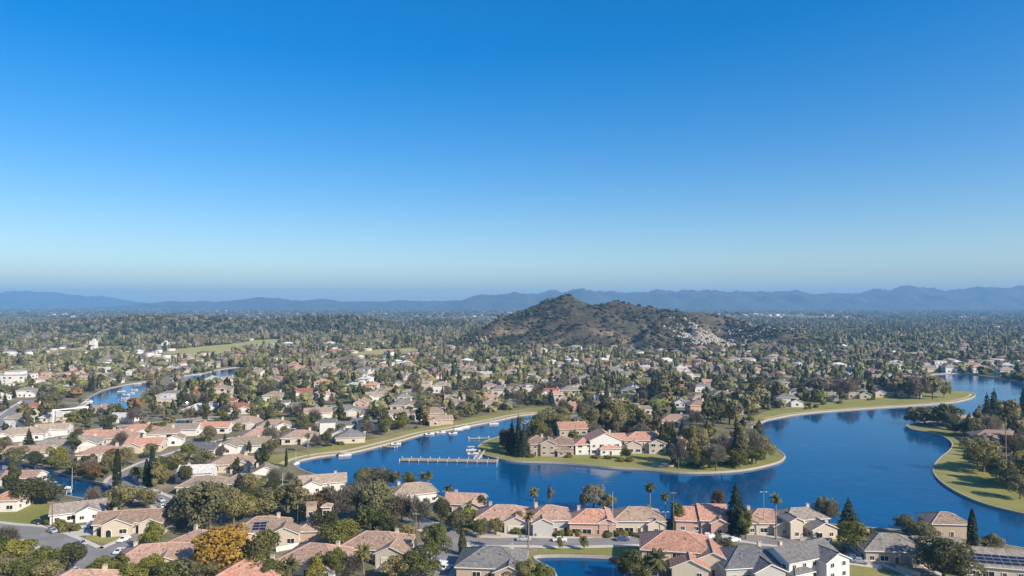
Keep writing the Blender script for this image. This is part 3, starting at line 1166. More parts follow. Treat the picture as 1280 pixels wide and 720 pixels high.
hero(468, 703, -6, [(-1, 0, 18, 12, 3.6, 'h'), (5, -5, 8, 7, 3.4, 'gy')], 'brown', 'cream', 'brown hip-roofed house with a garage wing among the dense trees', 'the brown garage house', garage=1)
hero(520, 631, 22, [(0, 0, 16, 11, 3.8, 'h')], 'beige', 'white', 'beige hip-roofed house with bright white side wall near the shore palms', 'the beige palm-side house')
hero(578, 642, -8, [(0, 0, 13, 10, 3.2, 'gx'), (3.5, -4, 6, 6, 3, 'gy')], 'salmon', 'cream', 'small salmon gable house left end of the shoreline row', 'the small salmon shore house')
hero(629, 664, -4, [(0, 0, 17, 12, 3.6, 'h'), (4, -5, 7, 6, 3.4, 'gy')], 'salmon', 'cream', 'light salmon hip-roofed house on the shore road beside the palm', 'the light salmon shore house', garage=1)
hero(688, 668, 3, [(0, 0, 13, 12, 4.4, 'h'), (-2.5, -4.5, 6, 7, 4.0, 'gy')], 'salmon', 'grey', 'grey-walled house with salmon roof and centred gable on shore road', 'the grey-walled shore house')
hero(741, 670, -3, [(0, 0, 14, 11, 4.0, 'h'), (4.4, 0.5, 5, 12.5, 4.2, 'gy')], 'coral', 'pink', 'pink-walled house with reddish brown tiles on the shore road', 'the pink shore house')
hero(799, 668, 0, [(0, 0, 15.5, 11, 4.2, 'h'), (5, -4, 5, 5, 3.4, 'gy')], 'tan', 'cream', 'cream house with broad tan hip roof in front of the tall palm', 'the cream shore house', garage=1)
hero(877, 667, -6, [(-3.6, 0, 8, 11, 4.0, 'gx'), (4, 0.5, 8.5, 13, 4.4, 'gx'), (5, -5, 5, 5, 4.0, 'gy')], 'coral', 'pink', 'pink-walled house with coral tiles left of the big dark conifer', 'the conifer-side pink house', garage=1)
hero(857, 722, -10, [(-2, 4, 18, 13, 5.4, 'h'), (7, 0, 10, 10, 4.0, 'gy'), (1, -5, 9, 7, 3.2, 'gy')], 'coral', 'cream', 'largest coral-tiled two-storey house standing right of the small pond', 'the big coral house')
hero(962, 669, 0, [(0, 0, 14, 11, 3.8, 'h'), (4, -4, 6, 6, 3.2, 'gy')], 'salmon', 'cream', 'salmon-tiled house right of the big dark conifer on the shore', 'the conifer-side salmon house')
hero(1014, 672, 10, [(0, 2, 14, 9, 5.0, 'h'), (3, -3.5, 8, 7, 3.2, 'gy'), (-5, -2, 4, 6, 5.4, 'gy')], 'greybrown', 'cream', 'two-storey cream house with grey-beige roof left of the shore conifer', 'the two-storey shore house')
hero(948, 728, 8, [(0, 0, 17, 13, 4.0, 'h'), (2, -6, 8, 6, 3.5, 'gy')], 'slate', 'grey', 'dark slate hip-roofed house between the coral house and white two-storey', 'the slate-roofed house')
hero(1018, 724, 24, [(0, 0, 17, 10, 5.4, 'gx'), (5, -5, 8, 6, 5.0, 'gy'), (-5, -4, 6, 5, 3, 'h')], 'grey', 'white', 'white two-storey house with long grey roof at the lawn', 'the white two-storey house')
hero(1136, 706, -6, [(-3, 0, 16, 12, 3.6, 'h'), (4, -4, 8, 8, 3.2, 'gy'), (11, 3, 12, 8, 3.0, 'gx')], 'greybrown', 'tan', 'long tan house with grey-brown roof behind the big dark round tree', 'the long tan house')
hero(1190, 673, -5, [(0, 0, 11, 9, 4.4, 'h')], 'tan', 'tan', 'small tan square house on the lake shore left of the cypress', 'the small tan lake house', chim=False)
hero(1256, 726, -14, [(0, 0, 18, 12, 3.4, 'gx')], 'greybrown', 'cream', 'house with rows of solar panels on its grey roof beside the lake', 'the lakeside solar roof', solar=8, chim=False)
hero(612, 726, -5, [(0, 0, 17, 13, 3.4, 'h'), (5, -5, 7, 7, 3.0, 'gy')], 'grey', 'tan', 'grey hip-roofed house left of the small pond', 'the grey pond house', garage=1)
hero(331, 601, 20, [(0, 0, 10, 9, 3.2, 'gy')], 'beige', 'white', 'white beige-gabled cottage at the lake corner', 'the lake corner cottage')
hero(404, 615, 18, [(0, 0, 17, 9, 3.4, 'gx'), (-4, -4, 7, 6, 3.2, 'gy')], 'beige', 'white', 'long white house with beige gable roof by the near lake corner', 'the long white lake house')
hero(243, 601, 10, [(0, 0, 13, 9, 3.2, 'gx'), (-4, -4, 5, 5, 2.8, 'gy')], 'white', 'white', 'white-roofed bungalow across the street from the two cypresses', 'the white-roofed bungalow')
hero(268, 618, 5, [(-5, 0, 17, 11, 3, 'h'), (8, 3, 14, 10, 3, 'h')], 'beige', 'cream', 'large beige tile-roofed house behind the grey-olive trees', 'the large beige house')
hero(246, 571, -8, [(0, 0, 17, 10, 3.4, 'gx')], 'slate', 'white', 'white house with dark roof along the street beyond the cypresses', 'the dark-roofed street house')
hero(3, 640, 5, [(0, 0, 9, 8, 4, 'h')], 'coral', 'white', 'white house with coral eaves at the left edge by the lawn', 'the lawn-side white house', chim=False)
hero(22, 607, 5, [(0, 0, 13, 8, 3, 'gx')], 'salmon', 'white', 'small white house with salmon roof beside the left lagoon', 'the lagoon house', chim=False)
# peninsula
hero(685, 570, -3, [(-6, 0, 11, 13, 5.6, 'h'), (6, 1, 12, 14, 5.2, 'h'), (0, -3, 7, 9, 6.0, 'gy'), (8, -6, 7, 5, 3, 'h')], 'brown', 'tan', 'tan two-storey house with brown hip roofs on the peninsula lawn', 'the tan peninsula house')
hero(717, 551, 8, [(0, 0, 15, 11, 6.2, 'gx')], 'coral', 'tan', 'tan house with coral gable roof behind the tan peninsula house')
hero(757, 568, 6, [(0, 0, 15, 13, 6.6, 'gy'), (-10, -1, 9, 10, 4.8, 'h'), (2, -7, 10, 3.4, 3.2, 'h'), (8, 2, 7, 9, 6.0, 'gx')], 'coral', 'white', 'tall white house with wide coral front gable on the peninsula', 'the white-gabled peninsula house')
hero(808, 566, -3, [(0, 0, 21, 12, 6.0, 'h'), (5, -5, 8, 7, 5, 'gy'), (-6, -5, 7, 7, 4.4, 'gy')], 'coral', 'cream', 'wide coral-tiled cream house on the peninsula', 'the coral peninsula house')
hero(855, 562, 0, [(0, 0, 10, 7, 3.6, 'gx')], 'coral', 'white', 'small coral-tiled white house right of the tall peninsula cypress', 'the small peninsula house')

# houses of the middle distance, read off the photograph: u, front-base v, roof, wall, prototype, rotation
MID = [(485, 500, 'tan', 'white', 3, 5), (470, 501, 'beige', 'white', 1, 10), (503, 513, 'greybrown', 'cream', 0, 8), (536, 524, 'tan', 'cream', 4, 12), (492, 526, 'tan', 'white', 1, 15), (463, 539, 'grey', 'white', 5, 14),
       (418, 541, 'grey', 'white', 5, 12), (371, 555, 'tan', 'cream', 0, 15), (551, 491, 'beige', 'white', 3, 5), (565, 511, 'greybrown', 'tan', 0, 10), (608, 505, 'salmon', 'white', 1, 5), (625, 497, 'grey', 'cream', 3, 5),
       (338, 540, 'tan', 'white', 0, 20), (361, 514, 'grey', 'white', 5, 10), (277, 513, 'terracotta', 'white', 3, 5), (199, 557, 'tan', 'white', 3, 15), (297, 517, 'terracotta', 'white', 0, 5), (246, 518, 'white', 'white', 0, 5),
       (70, 567, 'greybrown', 'white', 1, 18), (121, 577, 'salmon', 'cream', 0, 10), (177, 565, 'coral', 'cream', 1, 8), (166, 547, 'coral', 'white', 0, 15), (123, 554, 'coral', 'white', 1, 5), (143, 556, 'salmon', 'cream', 0, 10),
       (263, 542, 'coral', 'white', 2, 5), (306, 536, 'tan', 'cream', 0, 5), (905, 500, 'grey', 'tan', 0, 0), (940, 506, 'greybrown', 'cream', 2, 0), (985, 508, 'grey', 'white', 3, -5), (1003, 497, 'grey', 'grey', 4, 0), (1035, 501, 'greybrown', 'grey', 1, -16),
       (1072, 498, 'grey', 'cream', 3, -12), (1105, 496, 'greybrown', 'tan', 4, 6), (1134, 496, 'grey', 'white', 3, -8), (960, 497, 'beige', 'white', 1, 0), (1208, 533, 'beige', 'white', 1, -10), (1255, 556, 'brown', 'tan', 4, -20),
       (875, 518, 'brown', 'pink', 3, 5), (845, 533, 'salmon', 'cream', 0, 0), (690, 496, 'terracotta', 'white', 1, 0), (712, 498, 'greybrown', 'white', 3, 0), (400, 500, 'salmon', 'white', 0, 10), (375, 496, 'terracotta', 'white', 1, 10), (340, 505, 'tan', 'white', 3, 5),
       (430, 520, 'grey', 'cream', 0, 10), (395, 523, 'tan', 'white', 1, 12), (300, 566, 'beige', 'white', 4, 10), (320, 553, 'salmon', 'white', 0, 20), (285, 590, 'tan', 'cream', 0, 10), (60, 545, 'beige', 'white', 1, 15), (95, 563, 'greybrown', 'white', 0, 15), (18, 552, 'beige', 'white', 4, 20),
       (30, 575, 'tan', 'white', 2, 8), (1190, 466, 'greybrown', 'white', 3, 0), (1225, 466, 'tan', 'white', 3, -5), (1260, 470, 'beige', 'white', 3, -5), (1160, 465, 'greybrown', 'cream', 4, 0), (225, 545, 'greybrown', 'white', 1, 5)]
PROTO_WINGS = [
    [(0, 0, 15, 11, 3.2, 'h'), (4, -4, 7, 7, 3.0, 'gy')],
    [(0, 0, 14, 9, 3.4, 'gx'), (-3.5, -4, 6.5, 6, 3.2, 'gy')],
    [(0, 0, 16, 9, 3.2, 'gx')],
    [(0, 0, 12, 10, 5.6, 'h'), (5, -3, 7, 8, 3.2, 'gy')],
    [(0, 0, 19, 11, 3.4, 'h'), (-5, -5, 7, 6, 3.2, 'gy'), (6, 4, 8, 9, 3.3, 'gx')],
    [(0, 0, 16, 10, 3.6, 'f'), (-4, -3, 7, 8, 5.6, 'f')],
]
SIZEW = ['', 'gabled ', 'long ', 'two-storey ', 'large ', 'flat-topped ']


def copy_tree(o, parent=None):
    c_ = o.copy()
    COL.objects.link(c_)
    c_.parent = parent
    for ch in KIDS.get(o.name, []):
        copy_tree(ch, c_)
    return c_


KIDS = {}


FRESH = {}


def place_house(x, y, k, roof, wall, rot):
    key = (k, roof, wall)
    first = key not in FRESH
    if first:
        before = set(bpy.data.objects.keys())
        root = house('house', (0, 0, 0), 0, PROTO_WINGS[k], roof, wall, garage=1 if k in (0, 4) else 0, detail=False, seed=k * 31 + 5, chim=k != 5)
        FRESH[key] = root
        for nme in bpy.data.objects.keys():
            if nme not in before:
                o = bpy.data.objects[nme]
                if o.parent:
                    KIDS.setdefault(o.parent.name, []).append(o)
    else:
        root = copy_tree(FRESH[key])
    root.location = (x, y, T(x, y) if y > 1000 else 0)
    root.rotation_euler = (0, 0, rot)
    q_ = random.uniform(.88, 1.16)
    root.scale = (q_, random.uniform(.9, 1.15), random.uniform(.92, 1.12))
    root['group'] = 'houses of the lakeside neighbourhood'
    HOUSES.append((root, x, y, 11.0))
    AUTO.append((root, f"{SIZEW[k]}{ROOFWORD[roof]} {wall} house", 'house', x, y))
    return root


for u, vb, roof, wall, k, rd in MID:
    p = G(u, vb)
    o = place_house(p.x, p.y + PROTO_WINGS[k][0][3] / 2, k, roof, wall, R(rd))
    o.scale = (1.22, 1.15, 1.15)
    HOUSES[-1] = (o, HOUSES[-1][1], HOUSES[-1][2], 13.0)


def near_house(x, y, m):
    for _, hx, hy, r in HOUSES:
        if (hx - x) ** 2 + (hy - y) ** 2 < (r + m) ** 2:
            return True
    return False


def free(x, y, m, lawns=True):
    return not in_water(x, y, m) and not (lawns and in_open(x, y)) and not on_road(x, y, m * 0.6) and hill_h(x, y) < 4


# fill the remaining lots, nearest first; the rest of the town becomes one mass
ROOFP = ['tan'] * 4 + ['salmon'] * 4 + ['beige'] * 7 + ['greybrown'] * 3 + ['grey'] * 4 + ['brown'] * 1 + ['coral'] * 3 + ['white'] * 4 + ['terracotta'] * 1
WALLP = ['white'] * 6 + ['cream'] * 5 + ['tan', 'tan', 'pink', 'grey']
lots = []
yy = 300.0
while yy < 3300:
    sx, sy = (22.5, 28) if yy < 1200 else (27, 36)
    xx = -0.80 * yy - 40
    while xx < 0.80 * yy + 40:
        lots.append((xx + random.uniform(-7, 7) + 9 * math.sin(yy * 0.02), yy + random.uniform(-9, 9) + 10 * math.sin(xx * 0.012)))
        xx += sx
    yy += sy
FAR_H = []
HCOUNT_MAX = 298
HGRID = {}


def hg_add(x, y, r):
    HGRID.setdefault((int(x // 40), int(y // 40)), []).append((x, y, r))


def hg_near(x, y, m):
    a, b_ = int(x // 40), int(y // 40)
    for i in (-1, 0, 1):
        for j in (-1, 0, 1):
            for hx, hy, r in HGRID.get((a + i, b_ + j), ()):
                if (hx - x) ** 2 + (hy - y) ** 2 < (r + m) ** 2:
                    return True
    return False


for _, hx, hy, r in HOUSES:
    hg_add(hx, hy, r)
NOBUILD = [[G(*p).to_2d() for p in q] for q in (
    [(-60, 690), (120, 706), (330, 660), (440, 640), (640, 615), (1300, 690), (1300, 760), (-60, 760)],      # near strip: only what is modelled by hand
    [(600, 535), (700, 535), (1000, 560), (990, 600), (600, 600)],
    [(830, 528), (960, 520), (990, 560), (850, 590)],
    [(1120, 500), (1300, 490), (1400, 640), (1150, 640)])]
for x, y in lots:
    if abs(x) > 0.76 * y + 20:
        continue
    dens = 0.98 if y < 900 else (0.62 if y < 1350 else 0.17 if y < 2400 else 0.12)
    dens *= 0.8 + 0.7 * noise.noise(Vector((x * 0.005, y * 0.005, 2.2)))
    if y > 1350:
        dens *= 1.0 - 2.2 * noise.noise(Vector((x * 0.004, y * 0.003, 5.5)))
    if random.random() > dens:
        continue
    if low_h(x, y) > 2.5 and random.random() < .93:
        continue
    if not free(x, y, 13) or hg_near(x, y, 10):
        continue
    if y < 620 and any(inside(q, x, y) for q in NOBUILD):
        continue
    rot = 0.5 * noise.noise(Vector((x * 0.003, y * 0.003, 9.0))) + random.choice((0, 0, 0, math.pi / 2, -math.pi / 2)) + random.uniform(-.2, .2)
    roof, wall = random.choice(ROOFP), random.choice(WALLP)
    if y < 330:
        continue
    if y > 560 and any(in_water(x, y + q_) for q_ in ((15, 30, 50) if y < 640 else (15, 30, 50, 75))):
        continue
    if len(HOUSES) < HCOUNT_MAX:
        place_house(x, y, random.choice((0, 0, 1, 1, 2, 3, 3, 4, 5)), roof, wall, rot)
    else:
        FAR_H.append((x, y, T(x, y), rot))
    hg_add(x, y, 11.0)
# sparse pale buildings further out
for _ in range(1100):
    y = 3300 * math.exp(random.random() * 0.85)
    x = random.uniform(-0.78, 0.78) * y
    k = 1.0 + (y - 3300) / 5000
    if noise.noise(Vector((x * 0.0012, y * 0.0006, 4.0))) > -0.15:
        FAR_H.append((x, y, T(x, y), random.uniform(-0.3, 0.3) + (1.57 if random.random() < .3 else 0)))
ROOFRGB = {'tan': (.27, .19, .135), 'salmon': (.34, .18, .125), 'beige': (.36, .29, .215), 'greybrown': (.2, .18, .15), 'grey': (.2, .19, .185), 'brown': (.19, .13, .1), 'coral': (.38, .18, .12), 'white': (.62, .61, .58), 'terracotta': (.3, .12, .08)}
WALLRGB = {'white': (.58, .56, .52), 'cream': (.5, .43, .34), 'tan': (.42, .33, .25), 'grey': (.4, .39, .36), 'pink': (.5, .33, .25)}
V, Q, C = [], [], []
for x, y, z, rot in FAR_H:
    big = y > 1500 and random.random() < (0.03 if y < 3000 else 0.3)
    w, d, h = random.uniform(12, 19), random.uniform(9, 12), random.choice((3.2, 3.4, 5.6))
    if big:
        w, d, h = random.uniform(22, 50), random.uniform(14, 26), random.uniform(5, 9)
    if y > 4500:
        h *= 1.2
    flat = big or random.random() < 0.15
    rr = 0.1 if flat else min(w, d) / 2 * 0.42
    ins = 0.15 if flat else min(w, d) / 2
    cr, sr = math.cos(rot), math.sin(rot)
    k = len(V)
    o = 0.0 if flat else 0.5
    rx, ry = max(w / 2 - ins, 0.05), max(d / 2 - ins, 0.05)
    pts = [(-w / 2, -d / 2, -2), (w / 2, -d / 2, -2), (w / 2, d / 2, -2), (-w / 2, d / 2, -2), (-w / 2, -d / 2, h), (w / 2, -d / 2, h), (w / 2, d / 2, h), (-w / 2, d / 2, h),
           (-w / 2 - o, -d / 2 - o, h + .02), (w / 2 + o, -d / 2 - o, h + .02), (w / 2 + o, d / 2 + o, h + .02), (-w / 2 - o, d / 2 + o, h + .02), (-rx, -ry, h + rr), (rx, -ry, h + rr), (rx, ry, h + rr), (-rx, ry, h + rr)]
    V += [(x + a * cr - b_ * sr, y + a * sr + b_ * cr, z + c_) for a, b_, c_ in pts]
    for f in ((0, 1, 5, 4), (1, 2, 6, 5), (2, 3, 7, 6), (3, 0, 4, 7), (8, 9, 13, 12), (9, 10, 14, 13), (10, 11, 15, 14), (11, 8, 12, 15), (12, 13, 14, 15)):
        Q.append([k + i for i in f])
    wc, rc = WALLRGB[random.choice(WALLP)], ROOFRGB['white' if flat and random.random() < .3 else random.choice(ROOFP)]
    C += [(*wc, 1)] * 4 + [(*rc, 1)] * 5
tag(link('distant_houses', np_mesh('distant_houses', V, Q, [M_FARHOUSE], attrs={'col': ('FACE', 'FLOAT_COLOR', C)})),
    'small pale houses and halls scattered over the far plain beyond the lakes', 'houses', kind='stuff')
print('houses', len(HOUSES), 'far', len(FAR_H))
#PART3
# ------------------------------------------------------------------ trees
def leaf_cloud(lobes, n, size, seed, up=0.25, squash=1.0, jit=0.75):
    """n leaf-clump quads spread over the shells of several lobes; lobes: (x,y,z,rx,ry,rz)"""
    g = np.random.default_rng(seed)
    L = np.array(lobes, dtype=float)
    wgt = (L[:, 3] * L[:, 5])
    idx = g.choice(len(L), n, p=wgt / wgt.sum())
    d = g.normal(size=(n, 3))
    d[:, 2] += up
    d /= np.linalg.norm(d, axis=1, keepdims=True)
    rad = 1.0 - np.abs(g.normal(0, 0.16, n)) + g.uniform(-0.02, 0.12, n)
    c = L[idx, :3] + d * L[idx, 3:6] * rad[:, None]
    nrm = d + g.normal(0, jit * 0.6, (n, 3))
    nrm /= np.linalg.norm(nrm, axis=1, keepdims=True)
    a = np.cross(nrm, g.normal(size=(n, 3)))
    a /= np.linalg.norm(a, axis=1, keepdims=True)
    b_ = np.cross(nrm, a)
    s = size * g.uniform(0.6, 1.35, n)[:, None] * 0.5
    asp = g.uniform(0.55, 1.0, n)[:, None]
    V = np.stack([c - a * s - b_ * s * asp, c + a * s - b_ * s * asp * 0.6, c + a * s * 0.8 + b_ * s * asp, c - a * s * 0.7 + b_ * s * asp], 1)
    lt = g.uniform(0, 1, len(L))
    tint = np.clip(0.5 * lt[idx] + 0.5 * g.uniform(0, 1, n), 0, 1)
    return V.reshape(-1, 3), tint


def crown_mesh(name, V, tint, m):
    Q = np.arange(len(V)).reshape(-1, 4)
    return np_mesh(name, V, Q, [m], attrs={'tint': ('FACE', 'FLOAT', tint)})


def round_lobes(h, w, n, seed, base=0.25):
    rr = random.Random(seed)
    out = [(0, 0, h * (base + (1 - base) * 0.45), w * 0.25, w * 0.25, h * (1 - base) * 0.40)]
    for i in range(n):
        a = 2 * math.pi * (i / n) + rr.uniform(-.4, .4)
        rad = w * rr.uniform(0.20, 0.40)
        z = h * (base + (1 - base) * rr.uniform(0.18, 0.78))
        s = w * rr.uniform(0.11, 0.22)
        out.append((math.cos(a) * rad, math.sin(a) * rad, z, s, s, s * rr.uniform(0.75, 1.05)))
    for i in range(3):
        a = rr.uniform(0, 6.28)
        s = w * rr.uniform(0.14, 0.2)
        out.append((math.cos(a) * w * 0.12, math.sin(a) * w * 0.12, h * rr.uniform(0.8, 0.88), s, s, s * 0.8))
    return out


def trunk_mesh(h, r, limbs, seed, m=None, spread=0.25):
    rr = random.Random(seed)
    mb = MB()
    m = m or M_BARK
    b1 = (rr.uniform(-.2, .2), rr.uniform(-.2, .2))
    mb.tube([(0, 0, -0.2), (b1[0] * .5, b1[1] * .5, h * .25), (b1[0], b1[1], h * .5), (b1[0] * 1.3, b1[1], h * 0.85)], [r * 1.25, r, r * .7, r * .15], m, 7)
    for i in range(limbs):
        a = 6.28 * i / max(limbs, 1) + rr.uniform(-.5, .5)
        z0 = h * rr.uniform(.25, .5)
        e = h * spread * rr.uniform(.8, 1.25)
        mb.tube([(b1[0] * .6, b1[1] * .6, z0), (math.cos(a) * e * .5, math.sin(a) * e * .5, z0 + h * .17), (math.cos(a) * e, math.sin(a) * e, z0 + h * rr.uniform(.25, .38))], [r * .55, r * .35, r * .1], m, 5)
    return mb.mesh('trunk')


# every kind is modelled 10 m tall and scaled where it stands
TREE = {}   # kind -> list of (trunk mesh, [crown point cloud], near?)
CLOUD = {}


def add_kind(kind, variants):
    CLOUD[kind] = variants


round_v, tall_v, bare_v, con_v, cyp_v, shrub_v = [], [], [], [], [], []
for s in range(7):
    round_v.append((trunk_mesh(8, 0.28, 5, s), leaf_cloud(round_lobes(10, 11, 11, s, 0.16), 3400, 0.48, s), leaf_cloud(round_lobes(10, 11, 11, s, 0.16), 620, 1.15, s)))
for s in range(4):
    L_ = []
    rr = random.Random(50 + s)
    for i in range(11):
        z = 2.6 + 6.6 * i / 10
        q = 1.9 * math.sin(math.pi * (0.16 + 0.8 * i / 10)) + 0.25
        L_.append((rr.uniform(-1, 1) * q * .7, rr.uniform(-1, 1) * q * .7, z, q * rr.uniform(.5, .8), q * rr.uniform(.5, .8), 1.1))
    tall_v.append((trunk_mesh(9, 0.22, 5, 60 + s, spread=.14), leaf_cloud(L_, 1700, 0.55, 50 + s), leaf_cloud(L_, 480, 1.0, 50 + s)))


def bare_cloud(seed, n):
    """a leafless crown: fine twigs fanning out of the limbs"""
    g = np.random.default_rng(seed)
    d = g.normal(size=(n, 3))
    d[:, 2] = np.abs(d[:, 2]) + 0.15
    d /= np.linalg.norm(d, axis=1, keepdims=True)
    rr_ = g.uniform(0.35, 1.0, n) ** 0.6
    c = np.array([0, 0, 3.2]) + d * np.array([4.3, 4.3, 6.4]) * rr_[:, None] * (0.82 + 0.18 * np.sin(d[:, :1] * 7 + seed))
    dirn = d + g.normal(0, .45, (n, 3)) + np.array([0, 0, .35])
    dirn /= np.linalg.norm(dirn, axis=1, keepdims=True)
    a = np.cross(dirn, g.normal(size=(n, 3)))
    a /= np.linalg.norm(a, axis=1, keepdims=True)
    ln = g.uniform(.5, 1.15, n)[:, None] * (1.0 if n > 1500 else 1.5)
    wd = g.uniform(.05, .13, n)[:, None] * (1.0 if n > 1500 else 1.7)
    V = np.stack([c - a * wd, c + a * wd, c + dirn * ln + a * wd * .4, c + dirn * ln - a * wd * .4], 1)
    return V.reshape(-1, 3), g.uniform(0, 1, n)


for s in range(3):
    bare_v.append((trunk_mesh(8.4, 0.24, 8, 80 + s, spread=.32), bare_cloud(80 + s, 2600), bare_cloud(80 + s, 900)))


def conifer_cloud(seed, n, size, w=2.7):
    g = np.random.default_rng(seed)
    t = 1 - np.sqrt(g.uniform(0.0, 1, n))
    z = 1.0 + 9.0 * t
    lay = 0.82 + 0.18 * np.cos(z * 6.3) + g.uniform(-.12, .12, n)
    az = g.uniform(0, 6.283, n)
    lob = 1 + 0.16 * np.sin(az * 3 + seed) + 0.10 * np.sin(az * 7 + z)
    r = w * (1 - t) ** 0.85 * lay * lob * (1 - np.abs(g.normal(0, .14, n)))
    d = np.stack([np.cos(az), np.sin(az), np.full(n, .15)], 1)
    c = np.stack([np.cos(az) * r, np.sin(az) * r, z - 0.12 * r], 1)
    nrm = d + np.array([0, 0, .5]) + g.normal(0, .4, (n, 3))
    nrm /= np.linalg.norm(nrm, axis=1, keepdims=True)
    a = np.cross(nrm, g.normal(size=(n, 3)))
    a /= np.linalg.norm(a, axis=1, keepdims=True)
    b_ = np.cross(nrm, a)
    s = (size * g.uniform(.6, 1.3, n) * (0.6 + .5 * (1 - t)))[:, None] * .5
    V = np.stack([c - a * s, c - b_ * s * .6, c + a * s, c + b_ * s * .6], 1)
    return V.reshape(-1, 3), g.uniform(0, 1, n)


for s in range(3):
    con_v.append((trunk_mesh(9.6, 0.2, 0, 90 + s), conifer_cloud(90 + s, 2200, .65, 2.5 + .35 * s), conifer_cloud(90 + s, 560, 1.15, 2.5 + .35 * s)))


def cypress_cloud(seed, n, size):
    g = np.random.default_rng(seed)
    z = g.uniform(0, 1, n)
    r = 0.88 * np.sin(np.pi * np.clip(z, 0, 1) ** 0.62) ** .6 * (1 - 0.25 * z) + .03
    az = g.uniform(0, 6.283, n)
    r *= (1 - np.abs(g.normal(0, .12, n))) * (1 + .12 * np.sin(az * 4 + z * 9 + seed))
    c = np.stack([np.cos(az) * r, np.sin(az) * r, .3 + 9.7 * z], 1)
    nrm = np.stack([np.cos(az), np.sin(az), np.full(n, .25)], 1) + g.normal(0, .35, (n, 3))
    nrm /= np.linalg.norm(nrm, axis=1, keepdims=True)
    a = np.cross(nrm, np.array([0, 0, 1.0]))
    a /= np.linalg.norm(a, axis=1, keepdims=True)
    b_ = np.cross(nrm, a)
    s = (size * g.uniform(.6, 1.3, n))[:, None] * .5
    V = np.stack([c - a * s * .6, c - b_ * s, c + a * s * .6, c + b_ * s], 1)
    return V.reshape(-1, 3), g.uniform(0, 1, n)


for s in range(2):
    cyp_v.append((trunk_mesh(8, .14, 0, 95 + s), cypress_cloud(95 + s, 1300, .5), cypress_cloud(95 + s, 420, .85)))


def palm_mesh(seed, skirt=True, n=30):
    """fan of arching fronds, feather-edged, over a skirt of dead ones; the trunk is separate; crown centre at z=0"""
    rr = random.Random(seed)
    V, Q, t_ = [], [], []
    for i in range(n):
        az = 6.283 * i / n * 2.4 + rr.uniform(-.2, .2)
        el = rr.uniform(-.55, 1.25)
        ln = rr.uniform(1.7, 2.3)
        p = Vector((0, 0, 0))
        d = Vector((math.cos(az) * math.cos(el), math.sin(az) * math.cos(el), math.sin(el)))
        side = Vector((-math.sin(az), math.cos(az), 0))
        prev = None
        tt = rr.random() * .6 + (.3 if el > 0 else 0)
        for k in range(6):
            w = (.10, .36, .44, .38, .25, .03)[k]
            zig = .1 if k % 2 else -.1
            a, b_ = p + side * w + Vector((0, 0, -w * .5 + zig * .3)), p - side * w + Vector((0, 0, -w * .5 + zig * .3))
            if prev is not None:
                m_ = len(V)
                V += [tuple(prev[2]), tuple(p), tuple(a), tuple(prev[0]), tuple(prev[2]), tuple(prev[1]), tuple(b_), tuple(p)]
                Q += [[m_, m_ + 1, m_ + 2, m_ + 3], [m_ + 4, m_ + 5, m_ + 6, m_ + 7]]
                t_ += [tt, tt * .85]
            prev = (a, b_, p.copy())
            p = p + d * (ln / 5)
            d = (d + Vector((0, 0, -.24))).normalized()
    return np.array(V), np.array(Q), np.array(t_)


PALM = []
for s in range(3):
    V, Q, t_ = palm_mesh(s)
    cm = np_mesh('crown', V, Q, [LEAF['palm']], attrs={'tint': ('FACE', 'FLOAT', t_)})
    sk = MB()
    rr = random.Random(s)
    for i in range(22):
        a = rr.uniform(0, 6.28)
        sk.poly([(.12 * math.cos(a), .12 * math.sin(a), .1), (.75 * math.cos(a - .2), .75 * math.sin(a - .2), -.9 - rr.random() * .5), (.5 * math.cos(a + .25), .5 * math.sin(a + .25), -1.4 - rr.random() * .5), (.15 * math.cos(a + .4), .15 * math.sin(a + .4), -.1)], M_PALMBARK)
    PALM.append((cm, sk.mesh('dead_fronds')))
PALMTRUNK = {}


def palm_trunk(h):
    k = round(h * 2) / 2
    if k not in PALMTRUNK:
        mb = MB()
        pts = [(0.12 * math.sin(t * 2.1), 0.1 * math.sin(t * 3), t * k) for t in np.linspace(0, 1, 9)]
        pts[0] = (0, 0, -.2)
        mb.tube(pts, [.34, .26, .23, .22, .21, .2, .2, .21, .24], M_PALMBARK, 8)
        PALMTRUNK[k] = (mb.mesh('trunk'), pts[-1])
    return PALMTRUNK[k]


for s in range(4):
    rr = random.Random(120 + s)
    L_ = [(0, 0, .45, .7, .7, .5)] + [(rr.uniform(-.55, .55), rr.uniform(-.55, .55), rr.uniform(.35, .7), .42, .42, .38) for _ in range(5)]
    shrub_v.append(leaf_cloud(L_, 420, .22, 120 + s))

VAR = {'round': round_v, 'tall': tall_v, 'bare': bare_v, 'con': con_v, 'cyp': cyp_v}
NAME = {'round': 'broadleaf_tree', 'tall': 'slender_tree', 'bare': 'bare_tree', 'con': 'conifer_tree', 'cyp': 'cypress_tree'}
WORD = {'round': 'round-crowned tree', 'tall': 'slender upright tree', 'bare': 'leafless twiggy tree', 'con': 'conifer', 'cyp': 'narrow cypress'}
CROWN = {}
NTREE = {k: 0 for k in ('round', 'tall', 'bare', 'con', 'cyp', 'palm', 'shrub')}
TREES = []   # x, y, radius


def crown(kind, var, pal, near):
    key = (kind, var, pal, near)
    if key not in CROWN:
        V, t_ = VAR[kind][var][1 if near else 2]
        CROWN[key] = crown_mesh('crown', V, t_, LEAF[pal])
    return CROWN[key]


